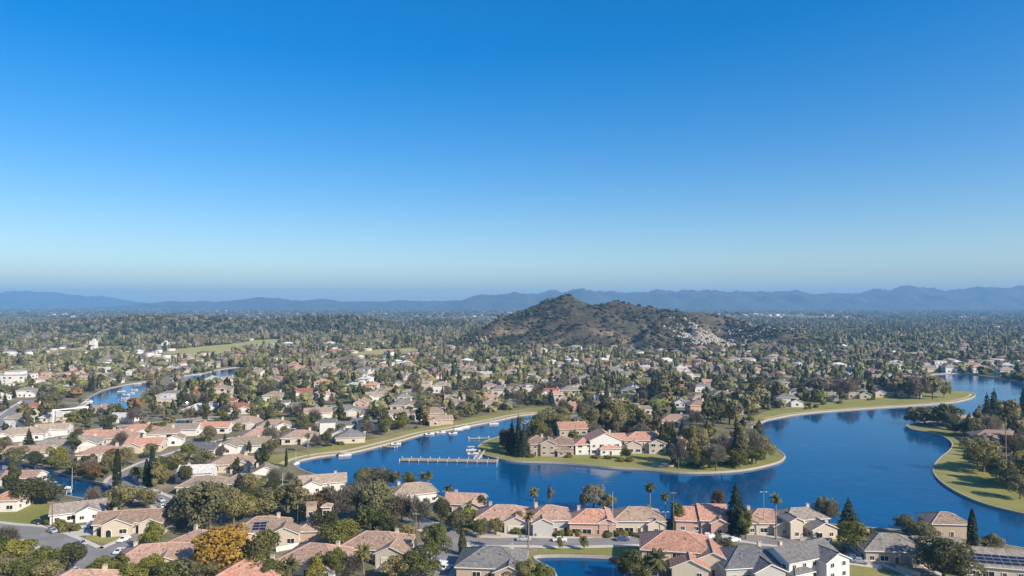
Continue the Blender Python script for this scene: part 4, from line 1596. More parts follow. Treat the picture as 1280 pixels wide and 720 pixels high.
def tree(kind, x, y, h, pal='green', w=None, label=None, phrase=None, z=None, var=None):
    """an Empty at the foot > trunk, crown"""
    near = y < 420
    z = (T(x, y) if y > 1000 else 0.0) if z is None else z
    var = random.randrange(len(VAR[kind])) if var is None else var
    s = h / 10.0
    sw = s if w is None else w / {'round': 10.0, 'tall': 4.2, 'bare': 9.0, 'con': 5.2, 'cyp': 1.8}[kind]
    root = link(NAME[kind], None, None, (x, y, z), random.uniform(0, 6.28), (sw, sw, s))
    link('trunk', VAR[kind][var][0], root)
    link('crown', crown(kind, var, pal, near), root)
    if label:
        tag(root, label, 'tree')
        if phrase:
            LANDMARK.append((phrase, x, y))
    else:
        size = 'small ' if h < 6.5 else ('tall ' if h > 12.5 else '')
        root['group'] = NAME[kind].replace('_', ' ') + 's of the lakeside neighbourhood'
        AUTO.append((root, f"{size}{LEAFC[pal][2]} {WORD[kind]}", 'tree', x, y))
    NTREE[kind] += 1
    TREES.append((x, y, sw * 4))
    return root


def palm(x, y, h, label=None, phrase=None, s=1.0):
    root = link('palm_tree', None, None, (x, y, 0), random.uniform(0, 6.28), None)
    v = random.randrange(3)
    tm, top = palm_trunk(h)
    link('trunk', tm, root)
    link('crown', PALM[v][0], root, (top[0], top[1], top[2]), 0, (s, s, s))
    link('dead_fronds', PALM[v][1], root, (top[0], top[1], top[2]), 0, (s * .9, s * .9, s))
    if label:
        tag(root, label, 'palm tree')
        if phrase:
            LANDMARK.append((phrase, x, y))
    else:
        root['group'] = 'palm trees of the lakeside neighbourhood'
        AUTO.append((root, f"{'tall ' if h > 11 else 'short ' if h < 6 else ''}palm tree", 'palm tree', x, y))
    NTREE['palm'] += 1
    TREES.append((x, y, 2.5))
    return root


SHRUB = {}


def shrub(x, y, h, pal, w=None):
    v = random.randrange(4)
    key = (v, pal)
    if key not in SHRUB:
        SHRUB[key] = crown_mesh('shrub', *shrub_v[v], LEAF[pal])
    w = w or h * random.uniform(1.0, 1.6)
    o = link('shrub', SHRUB[key], None, (x, y, -0.05), random.uniform(0, 6.28), (w * .6, w * .6, h))
    o['group'] = 'shrubs of the gardens'
    AUTO.append((o, f"{'small ' if h < 1.3 else ''}{LEAFC[pal][2]} garden shrub", 'shrub', x, y))
    NTREE['shrub'] += 1
    return o


def ht(u, vt, vb, kind, pal='green', wpx=None, label=None, phrase=None, **kw):
    """a tree read off the photograph: foot pixel, height from its top"""
    p = G(u, vb)
    k = ppm(vb)
    # solve the height whose top projects to vt
    h = 8.0
    for _ in range(20):
        h += (PX(p.x, p.y, h)[1] - vt) / k
    if kind == 'palm':
        return palm(p.x, p.y, max(2.5, h - 2.0), label, phrase, kw.get('s', 1.0))
    return tree(kind, p.x, p.y, h, pal, None if wpx is None else wpx / k, label, phrase)


ht(278, 662, 718, 'round', 'gold', 66, 'big golden-orange round tree standing among the salmon roofs', 'the golden tree')
ht(146, 561, 613, 'cyp', 'conifer', 11, 'tall narrow dark cypress at the end of the left lagoon', 'the lagoon cypress')
ht(190, 559, 609, 'cyp', 'conifer', 11, 'tall narrow dark cypress beside the street fork above the arched corner house', 'the street cypress')
ht(183, 574, 609, 'cyp', 'conifer', 9, 'shorter cypress touching the tall street cypress', None)
ht(86, 680, 716, 'round', 'dark', 38, 'round dark green tree standing in front of the street curve', 'the round dark street tree')
ht(920, 602, 668, 'con', 'conifer', 34, 'big dark conifer standing between two salmon houses on the near shore', 'the big dark conifer')
ht(1061, 621, 668, 'con', 'conifer', 30, 'dark conifer behind the bright green tree on the near shore', 'the shore conifer')
ht(1180, 675, 724, 'round', 'dark', 70, 'massive dark green round tree in front of the long tan house', 'the massive dark round tree')
ht(1216, 636, 694, 'cyp', 'conifer', 14, 'single tall cypress standing against the lake beside the small tan house', 'the lakeside cypress')
ht(1076, 655, 690, 'round', 'lime', 46, 'bright green round tree in front of the shore conifer', 'the bright green tree')
ht(813, 601, 642, 'palm', label='tall palm rising against the lake behind the cream shore house', phrase='the tall lake palm', s=1.25)
ht(660, 636, 697, 'palm', label='slender palm with long bare trunk beside the small pond', phrase='the pond palm', s=1.1)
ht(668, 607, 643, 'palm', label='palm rising behind the grey-walled shore house', s=1.15)
ht(970, 614, 674, 'palm', label='tall palm in front of the salmon house by the shore conifers', phrase='the roadside palm', s=1.15)
ht(832, 613, 662, 'palm', label='shaggy palm between the cream shore house and the pink house', s=1.0)
ht(842, 622, 664, 'palm', s=.7)
ht(497, 588, 616, 'palm', s=1.1)
ht(535, 588, 618, 'palm', s=1.2)
ht(560, 604, 630, 'palm', s=1.1)
ht(529, 590, 618, 'palm', s=1.1)
ht(1258, 508, 602, 'palm', label='very tall shaggy palm on the right-hand lawn point', phrase='the tall lawn palm', s=1.8)
ht(455, 680, 722, 'palm', s=1.5)
ht(362, 698, 726, 'palm', s=1.6)
ht(345, 700, 728, 'palm', s=1.5)
ht(822, 690, 724, 'palm', label='leafy palm beside the pond in front of the big coral house', s=1.9)
ht(1236, 672, 694, 'palm', s=1.2)
ht(205, 500, 527, 'palm')
ht(385, 540, 566, 'palm')
HT = [(232, 612, 656, 'round', 'olive', 46), (262, 604, 664, 'round', 'olive', 62), (292, 612, 656, 'round', 'olive', 44), (216, 622, 650, 'tall', 'bare', 18), (244, 606, 652, 'bare', 'bare', 54), (305, 618, 650, 'round', 'green', 34),
      (40, 597, 630, 'round', 'dark', 52), (22, 606, 632, 'round', 'dark', 34), (60, 604, 630, 'round', 'dark', 30), (18, 676, 708, 'round', 'lime', 42), (52, 686, 720, 'round', 'lime', 40), (34, 700, 730, 'round', 'green', 36), (4, 672, 706, 'round', 'green', 30), (8, 695, 728, 'round', 'olive', 40), (62, 700, 730, 'round', 'olive', 34),
      (188, 653, 690, 'round', 'lime', 26), (150, 608, 636, 'round', 'olive', 42), (130, 698, 730, 'round', 'green', 44), (166, 706, 734, 'round', 'green', 40), (208, 702, 732, 'round', 'green', 44), (244, 698, 730, 'round', 'olive', 42), (190, 694, 726, 'round', 'lime', 30), (325, 664, 716, 'round', 'dark', 46), (318, 676, 720, 'tall', 'dark', 20),
      (150, 690, 722, 'tall', 'green', 16), (258, 700, 728, 'round', 'olive', 36), (300, 690, 720, 'round', 'green', 26),
      (335, 612, 644, 'round', 'olive', 44), (372, 598, 646, 'tall', 'olive', 24), (358, 606, 640, 'round', 'green', 30), (396, 616, 654, 'round', 'rust', 42), (420, 604, 654, 'bare', 'bare', 54), (446, 600, 650, 'bare', 'pale', 50), (474, 604, 654, 'round', 'olive', 46), (466, 632, 670, 'round', 'green', 42), (428, 652, 688, 'round', 'green', 50), (410, 640, 672, 'round', 'dark', 34), (502, 614, 658, 'bare', 'bare', 44), (524, 618, 662, 'bare', 'pale', 40),
      (507, 656, 684, 'round', 'olive', 28), (490, 646, 676, 'round', 'dark', 30), (455, 585, 613, 'round', 'olive', 26), (480, 583, 614, 'bare', 'pale', 36), (468, 586, 612, 'round', 'pale', 30), (512, 590, 612, 'round', 'green', 18), (553, 624, 654, 'round', 'dark', 26), (571, 638, 664, 'round', 'olive', 34), (587, 627, 658, 'tall', 'lime', 16), (600, 620, 640, 'round', 'dark', 18),
      (545, 656, 704, 'round', 'green', 32), (578, 660, 694, 'cyp', 'dark', 11), (600, 650, 672, 'round', 'green', 18), (620, 648, 668, 'round', 'olive', 18), (522, 690, 724, 'round', 'green', 52), (492, 696, 726, 'round', 'olive', 36), (420, 686, 724, 'round', 'green', 28), (442, 690, 724, 'bare', 'bare', 30), (398, 696, 726, 'round', 'lime', 26), (322, 690, 724, 'round', 'green', 40), (335, 700, 730, 'round', 'green', 36),
      (742, 607, 636, 'round', 'pale', 28), (758, 618, 638, 'round', 'olive', 22), (730, 614, 636, 'round', 'olive', 16), (687, 606, 628, 'tall', 'pale', 8), (848, 630, 662, 'round', 'green', 18), (896, 613, 640, 'round', 'rust', 18), (932, 634, 674, 'tall', 'green', 16), (908, 672, 704, 'round', 'olive', 24), (796, 690, 722, 'round', 'dark', 40), (780, 696, 722, 'round', 'dark', 30),
      (730, 670, 688, 'round', 'green', 10), (700, 672, 688, 'round', 'green', 8), (658, 700, 728, 'round', 'olive', 30), (675, 706, 732, 'round', 'green', 30), (640, 706, 728, 'round', 'green', 24), (649, 638, 662, 'round', 'green', 14), (1037, 619, 658, 'bare', 'pale', 30), (1028, 622, 656, 'round', 'olive', 20), (1133, 644, 670, 'round', 'olive', 28), (1158, 654, 674, 'round', 'olive', 30), (1106, 672, 692, 'round', 'dark', 24),
      (1240, 668, 690, 'round', 'olive', 24), (1270, 688, 706, 'round', 'green', 20), (1090, 664, 690, 'round', 'green', 24), (985, 640, 668, 'tall', 'green', 12), (1000, 690, 716, 'tall', 'green', 12),
      (1018, 486, 506, 'round', 'dark', 14), (1060, 470, 499, 'bare', 'bare', 32), (1090, 474, 497, 'tall', 'dark', 12), (1120, 472, 496, 'round', 'olive', 22), (1150, 468, 499, 'bare', 'bare', 34), (1166, 470, 499, 'round', 'olive', 26), (1180, 476, 497, 'round', 'lime', 16),
      (972, 476, 506, 'round', 'olive', 22), (1052, 488, 503, 'round', 'dark', 12), (1000, 480, 500, 'tall', 'dark', 12), (1135, 478, 498, 'round', 'dark', 16), (1022, 470, 492, 'round', 'bare', 26), (950, 470, 512, 'tall', 'olive', 20), (936, 490, 520, 'round', 'olive', 26), (912, 498, 530, 'round', 'olive', 30), (890, 500, 534, 'round', 'dark', 26),
      (18, 560, 581, 'round', 'olive', 26), (44, 565, 585, 'round', 'dark', 24), (70, 570, 589, 'round', 'green', 24), (95, 576, 596, 'round', 'olive', 22), (118, 580, 601, 'round', 'rust', 20), (172, 583, 601, 'round', 'green', 18), (130, 576, 598, 'tall', 'olive', 12), (108, 570, 592, 'round', 'dark', 20), (205, 588, 606, 'round', 'olive', 20), (232, 582, 606, 'round', 'dark', 22),
      # right lawn point
      (1156, 509, 531, 'round', 'olive', 34), (1172, 510, 532, 'round', 'olive', 28), (1186, 505, 534, 'round', 'green', 30), (1143, 514, 529, 'round', 'rust', 22), (1243, 484, 522, 'con', 'conifer', 16), (1234, 489, 522, 'con', 'conifer', 12), (1280, 480, 520, 'con', 'conifer', 14), (1262, 500, 530, 'round', 'olive', 26), (1230, 550, 590, 'round', 'olive', 40), (1250, 572, 602, 'round', 'green', 28), (1274, 574, 608, 'round', 'olive', 34),
      (1222, 522, 548, 'round', 'olive', 20), (1238, 516, 548, 'bare', 'bare', 28), (1235, 556, 585, 'bare', 'bare', 36), (1262, 575, 612, 'round', 'olive', 30), (1292, 566, 612, 'round', 'dark', 40), (1222, 562, 584, 'bare', 'bare', 30), (1275, 594, 624, 'round', 'olive', 26), (1205, 526, 545, 'round', 'dark', 22), (1194, 524, 543, 'round', 'dark', 18),
      # peninsula
      (648, 517, 570, 'con', 'conifer', 18), (640, 522, 568, 'con', 'conifer', 14), (655, 528, 571, 'con', 'conifer', 15), (634, 538, 566, 'round', 'dark', 18), (672, 525, 556, 'round', 'green', 26), (842, 528, 578, 'cyp', 'dark', 10), (848, 548, 586, 'bare', 'bare', 26), (868, 532, 582, 'round', 'olive', 30), (886, 526, 574, 'tall', 'olive', 24), (902, 540, 582, 'bare', 'bare', 30), (921, 526, 582, 'tall', 'olive', 26),
      (940, 532, 578, 'bare', 'pale', 34), (956, 546, 574, 'round', 'olive', 26), (895, 552, 588, 'bare', 'pale', 30), (925, 562, 585, 'round', 'lime', 22), (945, 560, 580, 'round', 'green', 24), (875, 562, 586, 'round', 'green', 22), (700, 518, 545, 'round', 'olive', 30), (732, 510, 545, 'round', 'olive', 30), (748, 506, 540, 'tall', 'dark', 24), (772, 500, 543, 'round', 'olive', 36), (757, 495, 540, 'tall', 'dark', 22),
      (790, 506, 540, 'round', 'green', 30), (806, 512, 542, 'tall', 'olive', 22), (832, 528, 566, 'tall', 'dark', 16), (783, 560, 574, 'round', 'green', 13), (830, 454, 505, 'con', 'olive', 30), (818, 462, 500, 'con', 'conifer', 22), (845, 470, 505, 'tall', 'dark', 18),
      (680, 512, 540, 'round', 'olive', 34), (700, 508, 536, 'round', 'olive', 30)]
for a in HT:
    ht(*a)

# hedges and shrubs in the near gardens
SH = [(828, 664), (836, 668), (756, 668), (764, 670), (772, 672), (780, 671), (788, 672), (795, 673), (712, 669), (672, 669), (724, 670), (652, 666), (644, 667), (700, 671), (640, 700), (868, 700), (880, 690), (560, 690), (570, 695), (600, 676), (612, 676), (1110, 700), (1120, 706), (1128, 708),
      (60, 655), (72, 658), (80, 660), (88, 660), (178, 672), (186, 672), (196, 668), (420, 700), (440, 706), (500, 702), (510, 706), (480, 706), (540, 676), (880, 700), (895, 706), (905, 690), (945, 676), (955, 680), (1000, 676), (1020, 678), (1035, 678), (1050, 690), (1068, 690), (700, 700), (710, 702),
      (900, 578), (910, 580), (920, 582), (880, 582), (890, 584), (935, 580), (870, 584), (862, 582), (950, 574), (845, 582), (790, 576), (776, 576), (760, 574), (745, 573), (712, 572), (665, 571), (655, 571),
      (420, 555), (432, 553), (410, 557), (426, 556), (440, 551), (500, 532), (480, 540), (530, 530), (548, 526), (570, 522), (590, 518), (610, 514), (628, 511),
      (1000, 508), (1012, 507), (1030, 506), (1050, 504), (1088, 500), (1120, 498), (1010, 511), (1020, 509)]
SH += [(x_, 573 + max(0, x_ - 30) * .17) for x_ in range(0, 130, 9)] + [(u_, 664 + 3 * math.sin(u_)) for u_ in range(70, 100, 8)] + [(u_, 671) for u_ in range(760, 800, 9)] + [(u_, 697) for u_ in range(808, 830, 6)]
for u, v in SH:
    for _ in range(3):
        p = G(u + random.uniform(-3, 3), v + random.uniform(-1, 1))
        if not in_water(p.x, p.y, 1.0) and not on_road(p.x, p.y, 0.5):
            shrub(p.x, p.y, random.uniform(1.1, 2.4) * (1.3 if v < 555 else .75 if v < 600 else 1), random.choice(('green', 'green', 'dark', 'olive', 'lime')), random.uniform(2, 3.6))

# trees of the whole town: nearest ones as things, the rest as one wood
TG = {}


def tg_near(x, y, m):
    a, b_ = int(x // 12), int(y // 12)
    for i in (-1, 0, 1):
        for j in (-1, 0, 1):
            for tx, ty in TG.get((a + i, b_ + j), ()):
                if (tx - x) ** 2 + (ty - y) ** 2 < m * m:
                    return True
    return False


def tg_add(x, y):
    TG.setdefault((int(x // 12), int(y // 12)), []).append((x, y))


for x, y, r in TREES:
    tg_add(x, y)
_p = G(278, 718)
for i_ in range(-1, 2):
    for j_ in range(-1, 2):
        tg_add(_p.x + i_ * 6, _p.y + j_ * 6)


def view_ok(x, y):
    u, v = PX(x, y, 0)
    return -60 < u < 1340 or (y < 520 and -230 < u < 1540)


KINDW = [('round', 'green', .09), ('round', 'olive', .24), ('round', 'dark', .17), ('round', 'lime', .02), ('tall', 'dark', .09), ('tall', 'olive', .09), ('bare', 'bare', .17), ('bare', 'pale', .03), ('con', 'conifer', .05), ('cyp', 'conifer', .02), ('round', 'rust', .03)]
kw_c = np.cumsum([k[2] for k in KINDW])


for u_, v_ in ((80, 652), (92, 656), (100, 660), (110, 660), (118, 664), (70, 648), (86, 664), (128, 662)):
    q_ = G(u_, v_)
    tg_add(q_.x, q_.y)


def in_fld(x, y):
    return any(inside(l, x, y) for l in FIELDS)


FAR_T = []
cand = []
NEARSTRIP = [[G(*p).to_2d() for p in q] for q in ([(-40, 690), (420, 630), (620, 650), (1300, 690), (1300, 740), (-40, 740)],)]
yy = 205.0
while yy < 3300:
    st = 8.2 if yy < 700 else (9.5 if yy < 1300 else 10.5 if yy < 2200 else 13.0)
    wx_ = 1.05 if yy < 520 else 0.80
    xx = -wx_ * yy - 20
    while xx < wx_ * yy + 20:
        cand.append((xx + random.uniform(-.5, .5) * st, yy + random.uniform(-.5, .5) * st))
        xx += st
    yy += st
LIM = {'round': 292, 'tall': 250, 'bare': 200, 'con': 200, 'cyp': 80}
for x, y in cand:
    if not view_ok(x, y):
        continue
    clump = noise.noise(Vector((x * 0.012, y * 0.012, 5.5))) if y < 1250 else 1.3 * noise.noise(Vector((x * 0.004, y * 0.003, 5.5)))
    dens = (0.62 if y < 900 else 0.64 if y < 1300 else 0.72) + (0.6 if y < 1300 else 0.9) * clump + (.6 if low_h(x, y) > 2 else 0)
    if y < 330 and any(inside(q, x, y) for q in NEARSTRIP):
        dens *= 0.2
    if y < 330 and (hg_near(x, y + 9, -1) or hg_near(x, y + 16, -2)):
        continue
    if random.random() > dens:
        continue
    if y > 900 and any(in_fld(x, y + q_) for q_ in (25, 60, 100)):
        continue
    if random.random() < .88 and any(in_water(x, y + q_) for q_ in ((6, 12, 20) if y < 480 else (8, 16, 26) if y < 620 else (12, 24, 38, 55, 75, 100))):
        continue
    if in_water(x, y, 2.5) or in_open(x, y) or on_road(x, y, 2.0) or (hill_h(x, y) > 2):
        continue
    r_ = random.random()
    kind, pal, _ = KINDW[min(int(np.searchsorted(kw_c, r_)), len(KINDW) - 1)]
    if clump > 0.3 and random.random() < .4:
        kind, pal = random.choice((('tall', 'olive'), ('round', 'dark'), ('tall', 'dark')))
    if y > 1700 and random.random() < .6:
        pal = random.choice(('dark', 'dark', 'bare', 'olive', 'conifer'))
    if hg_near(x, y, -1.0 if kind in ('round', 'bare') else -3.0):
        continue
    bigf = 1.0 if y < 1250 else 1.3
    if low_h(x, y) > 3:
        pal = random.choice(('dark', 'conifer', 'dark', 'bare'))
    h = bigf * {'round': 6.6, 'tall': 10, 'bare': 8.5, 'con': 10, 'cyp': 9}[kind] * random.uniform(.55, 1.4)
    if tg_near(x, y, 6.0 if y < 280 else 4.5 if y < 900 else 3.5):
        continue
    tg_add(x, y)
    if NTREE[kind] < LIM[kind] and y < 900 and -40 < PX(x, y)[0] < 1320:
        tree(kind, x, y, h, pal)
    else:
        FAR_T.append((x, y, T(x, y), h, kind, pal))
# palms here and there
for _ in range(500):
    if NTREE['palm'] > 60:
        break
    y = random.uniform(330, 700)
    x = random.uniform(-.72, .5) * y
    if in_water(x, y, 3) or in_open(x, y) or on_road(x, y, 1) or hg_near(x, y, -4):
        continue
    palm(x, y, random.uniform(6, 13), s=random.uniform(1.0, 1.4))
for _ in range(900):
    if NTREE['shrub'] > 285:
        break
    y = random.uniform(215, 480)
    x = random.uniform(-.74, .74) * y
    if in_water(x, y, 1.5) or in_open(x, y) or on_road(x, y, .6) or hg_near(x, y, -3):
        continue
    shrub(x, y, random.uniform(1.0, 2.2), random.choice(('green', 'green', 'dark', 'olive', 'olive', 'lime')))

# ---- far wood as one mass
ICO = bmesh.new()
bmesh.ops.create_icosphere(ICO, subdivisions=2, radius=1.0)
IV = np.array([v.co[:] for v in ICO.verts])
IF = np.array([[v.index for v in f.verts] for f in ICO.faces])
ICO.free()
ICO = bmesh.new()
bmesh.ops.create_icosphere(ICO, subdivisions=1, radius=1.0)
IV1 = np.array([v.co[:] for v in ICO.verts])
IF1 = np.array([[v.index for v in f.verts] for f in ICO.faces])
ICO.free()


def clump_tris(kind, seed, lod):
    g = np.random.default_rng(seed)
    V0, F0 = (IV, IF) if lod == 0 else (IV1, IF1)
    shape = {'round': (.50, .50, .44, .52), 'tall': (.19, .19, .46, .54), 'bare': (.42, .42, .44, .54), 'con': (.24, .24, .5, .5), 'cyp': (.09, .09, .5, .5)}[kind]
    v = V0 * (1 + g.uniform(-.3, .3, (len(V0), 1)))
    if kind == 'con':
        v = v.copy()
        k = np.clip(1 - (v[:, 2] + .7) / 1.9, .05, 1.2)
        v[:, 0] *= k * 1.4
        v[:, 1] *= k * 1.4
    v = v * np.array(shape[:3]) + np.array([0, 0, shape[3]])
    tris_v = v[F0].reshape(-1, 3)
    # loose leaf clumps round the outline
    n = 46 if lod == 0 else 16
    d = g.normal(size=(n, 3))
    d /= np.linalg.norm(d, axis=1, keepdims=True)
    c = d * (1.0 + g.uniform(-.1, .28, (n, 1)))
    if kind == 'con':
        k = np.clip(1 - (c[:, 2:3] + .7) / 1.9, .05, 1.2) * 1.4
        c[:, :2] *= k
    c = c * np.array(shape[:3]) + np.array([0, 0, shape[3]])
    sz = (.17 if lod == 0 else .24) * (0.6 if kind in ('tall', 'cyp') else 1.0)
    t3 = c[:, None, :] + g.normal(0, sz * .6, (n, 3, 3))
    return np.concatenate([tris_v, t3.reshape(-1, 3)], 0)


CL = {(k, lod): [clump_tris(k, 10 * i + lod, lod) for i in range(5)] for k in ('round', 'tall', 'bare', 'con', 'cyp') for lod in (0, 1)}


def build_mass(name, trees, label, shade=None):
    Vs, Cs = [], []
    g = np.random.default_rng(3)
    for x, y, z, h, kind, pal in trees:
        base = CL[(kind, 0 if y < 1250 else 1)][g.integers(5)]
        a = g.uniform(0, 6.283)
        ca, sa = math.cos(a), math.sin(a)
        wq = h * (1.0 if kind != 'round' else g.uniform(1.0, 1.35) * (1.0 if y < 1250 else 1.35))
        V = np.empty_like(base)
        V[:, 0] = x + (base[:, 0] * ca - base[:, 1] * sa) * wq
        V[:, 1] = y + (base[:, 0] * sa + base[:, 1] * ca) * wq
        V[:, 2] = z + base[:, 2] * h - .3
        Vs.append(V)
        nt_ = len(base) // 3
        c0 = np.array(LEAFC[pal][0]) * .8
        c1 = np.array(LEAFC[pal][1])
        t = np.clip(g.uniform(0, 1, (nt_, 1)) * .7 + g.uniform(-.1, .3), 0, 1)
        cc_ = (c0 * (1 - t) + c1 * t) * g.uniform(.7, 1.15) * (shade or (.85 if y < 1250 else .72))
        Cs.append(np.concatenate([cc_, np.ones((nt_, 1))], 1))
    V = np.concatenate(Vs)
    me = np_mesh(name, V, np.arange(len(V)).reshape(-1, 3), [M_FARLEAF], attrs={'col': ('FACE', 'FLOAT_COLOR', np.concatenate(Cs))})
    return tag(link(name, me), label, 'woods', kind='stuff')


# woods of the wide plain
for _ in range(15000):
    y = 3300 * math.exp(random.random() ** 0.9 * 1.0)
    x = random.uniform(-.8, .8) * y
    if in_open(x, y):
        continue
    if noise.noise(Vector((x * 0.002, y * 0.001, 8.0))) < -0.25:
        continue
    kind = random.choice(('round', 'round', 'round', 'con', 'tall'))
    FAR_T.append((x, y, T(x, y), random.uniform(8, 15) * (1 + (y - 3300) / 7000), kind, random.choice(('dark', 'olive', 'conifer', 'dark', 'bare', 'dark'))))
print('trees', NTREE, 'far', len(FAR_T))
build_mass('distant_woods', FAR_T, 'countless grey-green trees filling the town and plain beyond the lakes')
# brush and pale rocks on the hill
BR, RK = [], []
for _ in range(13000):
    x, y = random.uniform(-320, 740), random.uniform(1080, 1650)
    h = hill_h(x, y)
    if h < 3:
        continue
    dn = (.5 if x > 330 else .42) + .8 * noise.noise(Vector((x * .011, y * .011, 1.0)))
    if random.random() < dn:
        BR.append((x, y, h, random.choice((2.0, 2.6, 3.4, 4.2, 5.2)) * random.uniform(.8, 1.2), 'round', random.choice(('olive', 'dark', 'dark', 'bare', 'conifer'))))
build_mass('hillside_brush', BR, 'dark scrub bushes dotting the slopes of the brown hill', .45)
mb = MB()
for _ in range(2600):
    u_, v_ = random.gauss(0, 1), random.gauss(0, 1)
    if random.random() < .72:
        x, y = 338 + u_ * 22, 1210 + v_ * 42
    else:
        x, y = random.choice(((434, 1350), (470, 1330), (-70, 1240), (-170, 1330), (300, 1350))) + np.array((u_ * 24, v_ * 40))
    h = hill_h(x, y)
    if h < 5 or noise.noise(Vector((x * .03, y * .03, 6.0))) < -.05:
        continue
    s = random.uniform(1.0, 4.2) ** 1.0
    mb.box((x, y, h + s * .2), (s * random.uniform(.8, 1.8), s, s * .9), M_ROCK, random.uniform(0, 3), .55, random.uniform(-.3, .3))
tag(mb.build('hillside_rocks'), 'pale boulders strewn over the right shoulder of the hill', 'rocks', kind='stuff')
#PART4
# ------------------------------------------------------------------ docks and boats
def dock(px, w, label, railing=False, phrase=None, z=-0.15):
    """deck of planks on posts, named dock > deck, post (each), railing"""
    line = [G(u, v).to_2d() for u, v in px]
    root = link('dock', None, None, (line[0].x, line[0].y, 0))
    off = line[0]
    tag(root, label, 'dock')
    mb = MB()
    for a, b_ in zip(line, line[1:]):
        L = (b_ - a).length
        ang = math.atan2(b_.y - a.y, b_.x - a.x)
        n = max(2, int(L / 0.6))
        for i in range(n):
            c_ = a.lerp(b_, (i + .5) / n) - off
            mb.box((c_.x, c_.y, z + random.uniform(-.01, .01)), (L / n * .9, w, .12), M_WOOD, ang)
        m_ = (a + b_) / 2 - off
        for s in (-1, 1):
            nrm = Vector((-math.sin(ang), math.cos(ang))) * (s * w * .46)
            mb.box((m_.x + nrm.x, m_.y + nrm.y, z - .2), (L, .15, .28), M_WOOD, ang)
    mb.build('deck', root)
    for a, b_ in zip(line, line[1:]):
        L = (b_ - a).length
        d = (b_ - a).normalized()
        n = max(2, int(L / 4.5) + 1)
        for i in range(n):
            for s in (-1, 1):
                c_ = a + d * (L * i / (n - 1)) + Vector((-d.y, d.x)) * (s * (w * .5 + .1)) - off
                pm = MB()
                pm.tube([(c_.x, c_.y, -1.6), (c_.x, c_.y, z + .8)], .13, M_FRAME, 6)
                pm.build('post', root)
    if railing:
        for s in (-1, 1):
            rb = MB()
            for a, b_ in zip(line, line[1:]):
                d = (b_ - a).normalized()
                q = Vector((-d.y, d.x)) * (s * w * .47)
                p0, p1 = a + q - off, b_ + q - off
                for hh in (.6, 1.05):
                    rb.tube([(*p0, z + hh), (*p1, z + hh)], .05, M_FRAME, 5)
                for t in np.linspace(0, 1, max(3, int((b_ - a).length / 2))):
                    c_ = p0.lerp(p1, t)
                    rb.tube([(*c_, z), (*c_, z + 1.05)], .05, M_FRAME, 5)
            rb.build('railing', root)
    if phrase:
        LANDMARK.append((phrase, line[0].lerp(line[-1], .5).x, line[0].lerp(line[-1], .5).y))
    return root


dock([(501, 573.5), (560, 574.5), (622, 575.5)], 5.2, 'long grey wooden pier with white posts running out into the main lake', False, 'the long pier')
dock([(596, 573.5), (603, 564)], 2.6, 'short wooden gangway joining the long pier to the peninsula lawn', True)
dock([(586, 547.5), (611, 546.5)], 2.0, 'small white-edged dock off the north side of the peninsula lawn')
dock([(478, 557), (495, 558.5)], 2.4, 'small dark dock on the bank below the lakeside path')
dock([(654, 529), (690, 526)], 2.0, 'dock in the inlet lined with moored boats')
dock([(96, 512), (112, 500)], 2.4, 'dock along the left edge of the small marina')
dock([(150, 500), (170, 497)], 2.4, 'floating dock in the middle of the small marina')
dock([(62, 612.5), (86, 614.5)], 2.0, 'small dock on the near side of the left lagoon')


def hull_mesh(L, Bm, Hh, m):
    """lofted motor boat hull"""
    mb = MB()
    sec = []
    for i, t in enumerate(np.linspace(0, 1, 9)):
        w = Bm * .5 * (1 - max(0, (t - .45) / .55) ** 2.2) * (.9 + .1 * min(1, t * 4))
        sh = Hh * (1 + .35 * t * t)
        x = (t - .5) * L
        sec.append([(x, -w, sh), (x, -w * .82, Hh * .25), (x, 0, -.15 + .3 * max(0, t - .7)), (x, w * .82, Hh * .25), (x, w, sh)])
    for a, b_ in zip(sec, sec[1:]):
        for j in range(4):
            mb.poly([a[j], b_[j], b_[j + 1], a[j + 1]], m, flip=True)
        mb.poly([(a[0][0], a[0][1] * .86, a[0][2] - .25), (b_[0][0], b_[0][1] * .86, b_[0][2] - .25), (b_[4][0], b_[4][1] * .86, b_[4][2] - .25), (a[4][0], a[4][1] * .86, a[4][2] - .25)], M_FRAME)
        for j in (0, 4):
            s = 1
            mb.poly([a[j], b_[j], (b_[j][0], b_[j][1] * .86, b_[j][2] - .02), (a[j][0], a[j][1] * .86, a[j][2] - .02)], M_WHITE)
            mb.poly([(a[j][0], a[j][1] * .86, a[j][2] - .02), (b_[j][0], b_[j][1] * .86, b_[j][2] - .02), (b_[j][0], b_[j][1] * .86, b_[j][2] - .26), (a[j][0], a[j][1] * .86, a[j][2] - .26)], M_FRAME)
    mb.poly([sec[0][j] for j in range(5)], m)
    return mb.mesh('hull')


HULL = hull_mesh(6.4, 2.4, .8, M_WHITE)
_g = MB()
_g.poly([(.4, -.95, .8), (.4, .95, .8), (.0, .8, 1.45), (.0, -.8, 1.45)], M_GLASS)
_g.poly([(.4, -.95, .8), (.0, -.8, 1.45), (-.7, -.98, 1.2), (-.7, -1.02, .75)], M_GLASS)
_g.poly([(.4, .95, .8), (-.7, 1.02, .75), (-.7, .98, 1.2), (.0, .8, 1.45)], M_GLASS)
WSHIELD = _g.mesh('windshield')
_g = MB()
_g.box((-.5, 0, .85), (.6, .55, .35), M_CANVAS)
_g.box((-.82, 0, 1.1), (.14, .55, .6), M_CANVAS)
SEATS = _g.mesh('seat')
_g = MB()
_g.box((-3.35, 0, .85), (.45, .5, .75), M_TYRE, 0, .8)
_g.box((-3.35, 0, .2), (.18, .14, .8), M_TYRE)
MOTOR = _g.mesh('outboard_motor')
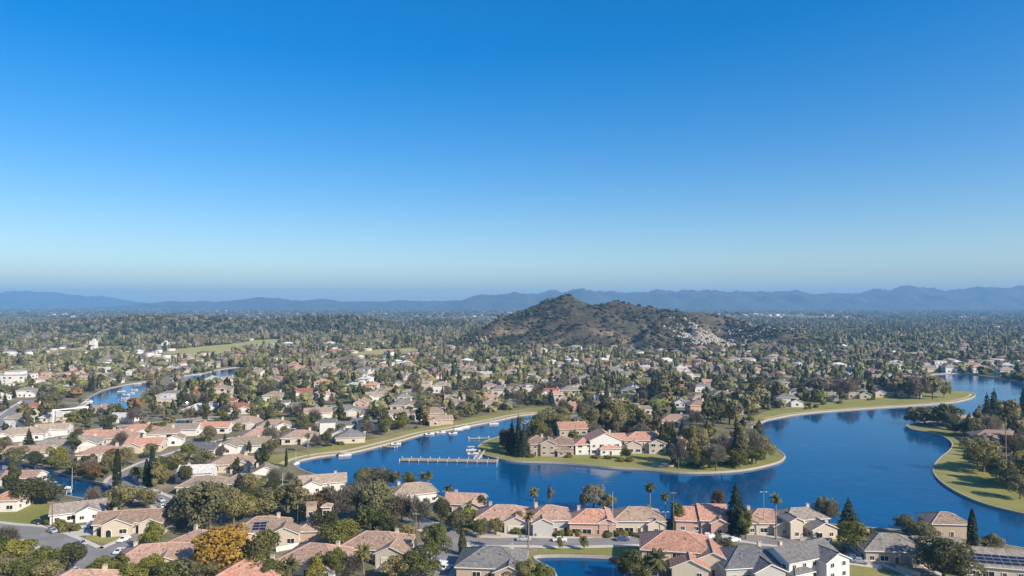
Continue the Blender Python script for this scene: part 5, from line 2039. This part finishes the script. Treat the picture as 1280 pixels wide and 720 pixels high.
# pontoon boat
_g = MB()
_g.box((0, 0, .45), (7.6, 2.5, .14), M_WOOD)
PDECK = _g.mesh('deck')
_g = MB()
_g.tube([(-3.8, 0, .12), (3.2, 0, .12), (4.0, 0, .38)], [.34, .34, .05], M_METAL, 10)
PPONT = _g.mesh('pontoon')
_g = MB()
for a, b_ in (((-3.6, -1.2), (3.6, -1.2)), ((-3.6, 1.2), (3.6, 1.2)), ((3.6, -1.2), (3.6, 1.2)), ((-3.6, -1.2), (-3.6, 1.2))):
    c_ = ((a[0] + b_[0]) / 2, (a[1] + b_[1]) / 2)
    _g.box((*c_, .86), (abs(a[0] - b_[0]) + .06, abs(a[1] - b_[1]) + .06, .66), M_WHITE)
PRAIL = _g.mesh('side_panel')
_g = MB()
_g.box((-.6, 0, 2.55), (4.2, 2.5, .1), M_WHITE)
for sx in (-2.5, 1.3):
    for s in (-1, 1):
        _g.tube([(sx, s * 1.15, 1.1), (sx, s * 1.15, 2.5)], .04, M_METAL, 5)
PTOP = _g.mesh('canopy')
PTOPS = [PTOP, PTOP.copy(), PTOP.copy()]
PTOPS[1].materials[0], PTOPS[2].materials[0] = M_CANVAS, M_DRIVE
_g = MB()
_g.box((1.8, 0, .75), (2.6, .5, .45), M_CANVAS)
PSEAT = _g.mesh('seat')
_g = MB()
_g.tube([(0.5, 0, .6), (0.5, 0, 8.2)], [.07, .04], M_WHITE, 6)
MAST = _g.mesh('mast')
_g = MB()
_g.tube([(0.5, 0, 1.5), (-2.3, 0, 1.45)], .16, M_CANVAS, 6)
BOOM = _g.mesh('furled_sail')


def boat(u, v, rot, kind, label=None):
    p = G(u, v, WZ)
    nm = {'d': 'dinghy', 'm': 'motorboat', 'p': 'pontoon_boat', 's': 'sailboat'}[kind]
    root = link(nm, None, None, (p.x, p.y, WZ), R(rot), (.85, .85, .85))
    if kind == 'd':
        root.scale = (.45, .45, .45)
        link('hull', HULL, root)
        for s in (-1, 1):
            link('seat', SEATS, root, (0, s * .55, 0))
    elif kind == 'm':
        link('hull', HULL, root)
        link('windshield', WSHIELD, root)
        for s in (-1, 1):
            link('seat', SEATS, root, (0, s * .55, 0))
        link('outboard_motor', MOTOR, root)
    elif kind == 's':
        link('hull', HULL, root)
        link('mast', MAST, root)
        link('furled_sail', BOOM, root)
    else:
        link('deck', PDECK, root)
        for s in (-1, 1):
            link('pontoon', PPONT, root, (0, s * .85, 0))
        link('side_panel', PRAIL, root)
        link('canopy', PTOPS[int(u) % 3], root)
        for s in (-1, 1):
            link('seat', PSEAT, root, (0, s * .85, 0))
    w = {'d': 'tiny white dinghy', 'm': 'white motorboat', 'p': 'white pontoon boat', 's': 'white sailboat'}[kind]
    if label:
        tag(root, label, 'boat')
    else:
        root['group'] = 'boats moored on the lakes'
        AUTO.append((root, w, 'boat', p.x, p.y))


boat(431, 570, 22, 'p', 'white pontoon boat moored alone along the bank below the lakeside path')
boat(369, 581.5, 60, 's', 'small white boat with mast at the pointed left corner of the lake')
for u, v, r_, k in [(537, 543.5, 25, 'm'), (551, 541.5, 20, 'm'), (566, 542.5, 25, 'm'), (573, 536.5, 28, 'p'), (581, 534.5, 28, 'p'), (617, 530.5, 15, 'p'), (590, 563.5, 8, 'p'), (591, 568, 10, 'm'), (495, 556, 20, 'm'),
                    (659, 527, 80, 'm'), (666, 525, 80, 'p'), (673, 523, 85, 'm'), (680, 522, 85, 'p'), (664, 533, 80, 'm'), (671, 531, 80, 'm'), (684, 529, 85, 'm'),
                    (103, 509, 35, 'p'), (107, 505.5, 35, 'm'), (110, 503, 35, 'p'), (101, 511, 35, 'm'), (152, 490, 15, 'p'), (158, 494, 10, 'm'), (164, 492, 10, 's'), (157, 498.5, 0, 'p'), (168, 488, 20, 'm'), (172, 480.5, 10, 'p'), (160, 502, 5, 'm'),
                    (265, 466, 10, 'm'), (248, 468.5, 15, 'p'), (240, 469, 10, 's'),
                    (80, 611, 5, 'm'), (66, 609.5, -10, 'p'),
                    
                    (1165, 472, 60, 'p'), (1170, 470, 60, 'm')]:
    boat(u, v, r_, k)

# little brown patio deck with a moored boat on the peninsula shore
p = G(830, 581)
root = tag(link('boat_deck', None, None, (p.x, p.y, 0)), 'curved pale boat deck cut into the peninsula shore beside the leafless tree', 'deck')
mb = MB()
a_ = [(-6.5 + 13 * t, -2.2 - 1.8 * math.sin(math.pi * t)) for t in np.linspace(0, 1, 12)]
for (x0, y0), (x1, y1) in zip(a_, a_[1:]):
    mb.box(((x0 + x1) / 2, (y0 + y1) / 2, .3), (math.hypot(x1 - x0, y1 - y0) * 1.05, .5, .8), M_CONC, math.atan2(y1 - y0, x1 - x0))
mb.build('low_wall', root)
mb = MB()
for i in range(10):
    mb.box((-4.5 + i, 0, .16), (.92, 4.2, .12), M_WOOD)
mb.build('deck', root)
mb = MB()
mb.tube([(0.5, .5, .2), (.5, .5, 2.5)], .05, M_METAL, 5)
for i in range(8):
    t0, t1 = 6.283 * i / 8, 6.283 * (i + 1) / 8
    mb.poly([(.5, .5, 2.9), (.5 + 1.7 * math.cos(t0), .5 + 1.7 * math.sin(t0), 2.35), (.5 + 1.7 * math.cos(t1), .5 + 1.7 * math.sin(t1), 2.35)], M_CANVAS)
mb.build('parasol', root)

# ------------------------------------------------------------------ cars
def car_meshes():
    prof = [(-2.2, .45), (-2.25, .85), (-1.55, .95), (-1.0, 1.42), (.35, 1.45), (1.1, .98), (2.05, .82), (2.2, .5), (2.1, .28), (-2.1, .28)]
    out = {}
    for nm, mt in CARC.items():
        mb = MB()
        for s in (-1, 1):
            pts = [(x, s * (.88 if z < 1.0 else .70), z) for x, z in prof]
            mb.poly(pts, mt, flip=s < 0)
        n = len(prof)
        for i in range(n):
            (x0, z0), (x1, z1) = prof[i], prof[(i + 1) % n]
            y0, y1 = (.88 if z0 < 1 else .70), (.88 if z1 < 1 else .70)
            mb.poly([(x0, -y0, z0), (x0, y0, z0), (x1, y1, z1), (x1, -y1, z1)], mt)
        out[nm] = mb.mesh('body')
    g = MB()
    g.poly([(-1.54, -.72, .99), (-1.03, -.62, 1.40), (-1.03, .62, 1.40), (-1.54, .72, .99)][::-1], M_GLASS)
    g.box((-1.31, 0, 1.2), (.03, 1.3, .42), M_GLASS, 0, 1, R(50))
    g.box((.755, 0, 1.23), (.03, 1.3, .68), M_GLASS, 0, 1, R(-58))
    for s in (-1, 1):
        q = [(-1.35, s * .84, 1.03), (.85, s * .84, 1.03), (.3, s * .735, 1.38), (-.95, s * .735, 1.38)]
        g.poly(q, M_GLASS, flip=s > 0)
    gl = g.mesh('window')
    w = MB()
    w.tube([(0, -.11, 0), (0, .11, 0)], .33, M_TYRE, 14)
    wt = w.mesh('wheel')
    r_ = MB()
    r_.tube([(0, -.125, 0), (0, .125, 0)], .19, M_METAL, 10)
    rim = r_.mesh('rim')
    h = MB()
    h.box((2.14, 0, .66), (.12, .34, .14), M_FRAME)
    return out, gl, wt, rim, h.mesh('headlight')


CAR = car_meshes()
NCAR = 0


def car(u, v, rot, col, label=None):
    p = G(u, v)
    root = link('car', None, None, (p.x, p.y, .07), R(rot))
    link('body', CAR[0][col], root)
    link('window', CAR[1], root)
    for sx in (-1.35, 1.4):
        for s in (-1, 1):
            wo = link('wheel', CAR[2], root, (sx, s * .82, .33))
            link('rim', CAR[3], wo)
    for s in (-1, 1):
        link('headlight', CAR[4], root, (0, s * .6, 0))
    if label:
        tag(root, label, 'car')
    else:
        root['group'] = 'cars parked in the streets'
        AUTO.append((root, f"{col} car", 'car', p.x, p.y))


for u, v, r_, c_ in [(67, 664, -35, 'black'), (46, 655, -30, 'black'), (112, 660, 20, 'silver'), (122, 659, 30, 'black'), (118, 655, 25, 'white'), (180, 614, -20, 'white'), (230, 577, 15, 'black'), (214, 582, 30, 'silver'), (536, 700, 60, 'silver'), (527, 688, 20, 'blue'), (558, 712, 55, 'white'), (552, 707, 55, 'white'),
                     (885, 673, 5, 'white'), (905, 673, 5, 'silver'), (917, 677, 20, 'white'), (898, 679, 8, 'silver'), (1068, 700, -25, 'white'), (1075, 704, -25, 'silver'), (1086, 699, -20, 'black'), (655, 676, -2, 'silver'), (778, 676, 0, 'blue'), (497, 702, 80, 'black'), (700, 677, -3, 'white'),
                     (32, 518, 50, 'black'), (10, 523, 60, 'white'), (25, 508, 55, 'silver'), (250, 561, 15, 'white'), (276, 554, 15, 'red'), (200, 627, -35, 'silver')]:
    car(u, v, r_, c_)

# cars parked along the kerbs
NP = 0
for line, hw, _ in ROADS:
    for i in range(4, len(line) - 4, 4):
        q_ = line[i]
        if not (200 < q_.y < 640) or random.random() > .30 or NP > 60:
            continue
        d_ = (line[i + 1] - line[i - 1]).normalized()
        s_ = random.choice((-1, 1))
        c_ = q_ + Vector((-d_.y, d_.x)) * (s_ * (hw - 1.15))
        u_, v_ = PX(c_.x, c_.y)
        if -20 < u_ < 1300 and v_ < 724:
            car(u_, v_, math.degrees(math.atan2(d_.y, d_.x)) + (180 if s_ > 0 else 0), random.choice(('white', 'white', 'silver', 'silver', 'black', 'blue')))
            NP += 1

# ------------------------------------------------------------------ poles and lamps
def pole(u, vt, vb, kind, label):
    p = G(u, vb)
    k = ppm(vb)
    h = 6.0
    for _ in range(20):
        h += (PX(p.x, p.y, h)[1] - vt) / k
    root = tag(link({'lamp': 'street_lamp', 'utility': 'utility_pole', 'flag': 'flagpole'}[kind], None, None, (p.x, p.y, 0)), label, {'lamp': 'street lamp', 'utility': 'utility pole', 'flag': 'flagpole'}[kind])
    mb = MB()
    if kind == 'lamp':
        mb.tube([(0, 0, 0), (0, 0, h)], [.12, .08], M_METAL, 7)
        mb.build('pole', root)
        for s in (-1, 1):
            a = MB()
            a.tube([(0, 0, h - .1), (s * .35, 0, h + .1), (s * .7, 0, h + .08)], .05, M_METAL, 6)
            a.build('arm', root)
            b2 = MB()
            b2.box((s * .85, 0, h + .05), (.5, .24, .14), M_FRAME, 0, .8)
            b2.build('lamp_head', root)
    elif kind == 'utility':
        mb.tube([(0, 0, -.2), (0, 0, h)], [.2, .13], M_BARK, 8)
        mb.build('pole', root)
        a = MB()
        a.box((0, 0, h - .7), (2.0, .12, .14), M_BARK)
        a.build('crossarm', root)
        for s in (-.85, -.3, .3, .85):
            i_ = MB()
            i_.tube([(s, 0, h - .63), (s, 0, h - .4)], .06, M_FRAME, 6)
            i_.build('insulator', root)
    else:
        mb.tube([(0, 0, 0), (0, 0, h)], [.09, .05], M_WHITE, 7)
        mb.build('pole', root)
        a = MB()
        a.tube([(0, 0, h), (0, 0, h + .25)], .12, M_METAL, 8)
        a.build('finial', root)


pole(65, 626, 662, 'utility', 'wooden utility pole in front of the white bungalow')
pole(353, 592, 640, 'flag', 'tall thin white mast rising among trees near the lake corner')
pole(372, 632, 664, 'flag', 'thin white pole beside the tan towered house')
pole(766, 616, 672, 'flag', 'white pole standing between the pink and the cream shore houses')
pole(842, 614, 668, 'utility', 'thick wooden pole standing left of the pink house by the conifer')
pole(832, 640, 671, 'lamp', 'street lamp on the shore road near the thick wooden pole')
pole(955, 615, 668, 'lamp', 'tall white twin-headed lamp right of the big dark conifer')
pole(520, 640, 690, 'utility', 'brown utility pole beside the road junction among dense trees')
pole(621, 571, 584, 'flag', 'short white mooring mast at the end of the long pier')
pole(556, 612, 650, 'utility', 'wooden pole beside the small salmon shore house')
pole(90, 585, 612, 'flag', 'white pole standing in the left lagoon')
pole(130, 566, 592, 'utility', 'wooden utility pole left of the lagoon cypress')
pole(386, 556, 572, 'utility', 'dark pole on the grass bank beside the lakeside path')

# white portal frame by the marina
p = G(66, 533)
q = G(109, 528)
root = tag(link('portal_frame', None, None, (p.x, p.y, 0), math.atan2(q.y - p.y, q.x - p.x)), 'large white portal frame with flat beam standing before the small marina', 'portal frame')
L = (q - p).length
k = ppm(533)
hp = 19 / k
for s in (0, L):
    mb = MB()
    mb.box((s, 0, hp / 2), (0.55, 0.55, hp), M_FRAME)
    mb.build('pillar', root)
mb = MB()
mb.box((L / 2, 0, hp + .5), (L + 1.2, 1.0, 0.6), M_FRAME)
mb.build('beam', root)
LANDMARK.append(('the white portal frame', p.x, p.y))


def block(u, vb, w, d, h, roof, wall, label, cat, name, rot=0, phrase=None):
    p_ = G(u, vb)
    root = house(name, (p_.x, p_.y + d / 2, 0), R(rot), [(0, 0, w, d, h, 'f'), (w * .1, 0, w * .4, d * .5, h + 3, 'f')], roof, wall, detail=False, chim=False, seed=int(u))
    tag(root, label, cat)
    if phrase:
        LANDMARK.append((phrase, p_.x, p_.y))


block(4, 482, 34, 22, 9, 'white', 'white', 'white flat-roofed office block at the left edge beyond the marina', 'office block', 'office_building', 5, 'the white office block')
block(80, 480, 26, 14, 7.5, 'beige', 'pink', 'orange-pink flat-roofed apartment block beyond the marina', 'apartment block', 'apartment_building', 5, 'the orange apartment block')
block(50, 478, 18, 12, 6, 'beige', 'pink', 'small orange-pink block left of the orange apartment block', 'apartment block', 'apartment_building', 5)
block(115, 437, 9, 9, 14, 'white', 'white', 'white tower-like building beside the left field', 'office block', 'office_building', 0, 'the white field tower')
block(205, 438, 9, 9, 12, 'white', 'white', 'white building at the left end of the green field', 'office block', 'office_building', 0, 'the white field building')
block(1175, 462, 34, 14, 6, 'white', 'white', 'long white flat building on the far right bank', 'apartment block', 'apartment_building', -3, 'the long white building')
block(1215, 461, 16, 12, 6.5, 'beige', 'tan', 'tan flat block on the far right bank', 'apartment block', 'apartment_building', -3)

# a few driveways and garden walls near the viewer
def drive(u, v, w, d, rot):
    p_ = G(u, v)
    M_ = Matrix.Rotation(R(rot), 2)
    pts = [Vector((p_.x, p_.y)) + M_ @ Vector(q_) for q_ in ((-w / 2, -d / 2), (w / 2, -d / 2), (w / 2, d / 2), (-w / 2, d / 2))]
    sheet('driveway', pts, 0.04, M_DRIVE)


for a in [(117, 662, 13, 12, 15), (634, 668, 7, 9, 0), (805, 671, 8, 8, 0), (884, 670, 9, 9, 0), (690, 672, 5, 8, 0), (745, 673, 6, 6, 0), (486, 708, 7, 8, 0), (552, 706, 12, 16, 60), (1072, 700, 12, 10, -25), (602, 668, 8, 8, 10), (965, 673, 7, 8, 0)]:
    drive(*a)


def garden_wall(u0, v0, u1, v1, h, m, label):
    a, b_ = G(u0, v0), G(u1, v1)
    root = tag(link('garden_wall', None, None, (a.x, a.y, 0), math.atan2(b_.y - a.y, b_.x - a.x)), label, 'garden wall')
    L = (b_ - a).length
    mb = MB()
    mb.box((L / 2, 0, h / 2), (L, .22, h), m)
    mb.build('wall', root)
    mb = MB()
    mb.box((L / 2, 0, h + .05), (L + .1, .36, .1), M_CONC)
    mb.build('coping', root)


garden_wall(716, 671, 752, 673, 1.1, WALL['pink'], 'low pink garden wall in front of the pink shore house')
garden_wall(1000, 676, 1040, 678, 1.2, WALL['cream'], 'low cream garden wall in front of the two-storey shore house')
garden_wall(345, 690, 375, 684, 1.6, WALL['white'], 'white garden wall below the arched gable of the solar-panel villa')
garden_wall(200, 660, 232, 648, 1.4, WALL['tan'], 'tan garden wall along the street behind the arched corner house')
garden_wall(1120, 712, 1150, 722, 1.3, WALL['tan'], 'tan garden wall between the lawn and the massive dark round tree')
garden_wall(0, 625, 55, 619, 1.2, WALL['white'], 'low white wall along the top of the left lawn')
garden_wall(595, 672, 626, 673, 1.0, WALL['cream'], 'low cream garden wall in front of the light salmon shore house')

# ------------------------------------------------------------------ labels that single each thing out
LANDMARK += [(ph, *G(u, v).to_2d()) for ph, u, v in (
    ('the peninsula tip', 975, 572), ('the curved grass bank tip', 1200, 496), ('the curved grass bank', 1060, 506), ('the right-hand lawn point', 1190, 560), ('the inlet head', 690, 518), ('the lake corner', 368, 580),
    ('the small pond', 725, 705), ('the left lagoon', 60, 600), ('the small marina', 145, 498), ('the far cove', 270, 465), ('the road junction', 550, 665), ('the left lawn', 30, 645), ('the bottom lawn', 620, 694),
    ('the street fork', 160, 605), ('the path bend', 505, 545), ('the far right bank', 1230, 472), ('the hill foot', 660, 445), ('the dark hill spur', 800, 445), ('the rocky hill shoulder', 900, 440), ('the green field', 280, 437), ('the left avenue', 20, 515))]
ORD = ['first', 'second', 'third', 'fourth', 'fifth', 'sixth', 'seventh', 'eighth', 'ninth', 'tenth', 'eleventh', 'twelfth', 'thirteenth', 'fourteenth', 'fifteenth', 'sixteenth', 'seventeenth', 'eighteenth', 'nineteenth', 'twentieth']


def relation(x, y):
    best = min(LANDMARK, key=lambda l: (l[1] - x) ** 2 + (l[2] - y) ** 2)
    dx, dy = x - best[1], y - best[2]
    far = 'well ' if math.hypot(dx, dy) > 70 else ''
    if abs(dx) > abs(dy) * 1.15:
        return f"{far}{'right' if dx > 0 else 'left'} of {best[0]}"
    return f"{far}behind {best[0]}" if dy > 0 else f"{far}before {best[0]}"


bins = {}
for o, desc, cat, x, y in AUTO:
    bins.setdefault((desc, cat, relation(x, y)), []).append((PX(x, y)[0], o))
for (desc, cat, rel), items in bins.items():
    items.sort(key=lambda t: t[0])
    n = len(items)
    for i, (_, o) in enumerate(items):
        o['category'] = cat
        if n == 1:
            o['label'] = f"{desc} {rel}"
        else:
            od = ORD[i] if i < len(ORD) else str(i + 1) + 'th'
            o['label'] = f"{desc} {rel}, {od} from left"

# ------------------------------------------------------------------ haze: one closed box of thin pale air
m = bpy.data.materials.new('haze_air')
m.use_nodes = True
nt = m.node_tree
nt.nodes.remove(nt.nodes['Principled BSDF'])
pv = nt.nodes.new('ShaderNodeVolumePrincipled')
pv.inputs['Color'].default_value = (0.26, 0.565, 0.93, 1)
pv.inputs['Density'].default_value = HAZE_D
pv.inputs['Anisotropy'].default_value = 0.0
nt.links.new(pv.outputs[0], nt.nodes['Material Output'].inputs['Volume'])
mb = MB()
z0, z1 = -3.0, 360.0
mb.box((0, 7100, (z0 + z1) / 2), (31000, 15600, z1 - z0), m)
o = mb.build('haze')
tag(o, 'thin blue air over the whole valley', 'haze', kind='stuff')
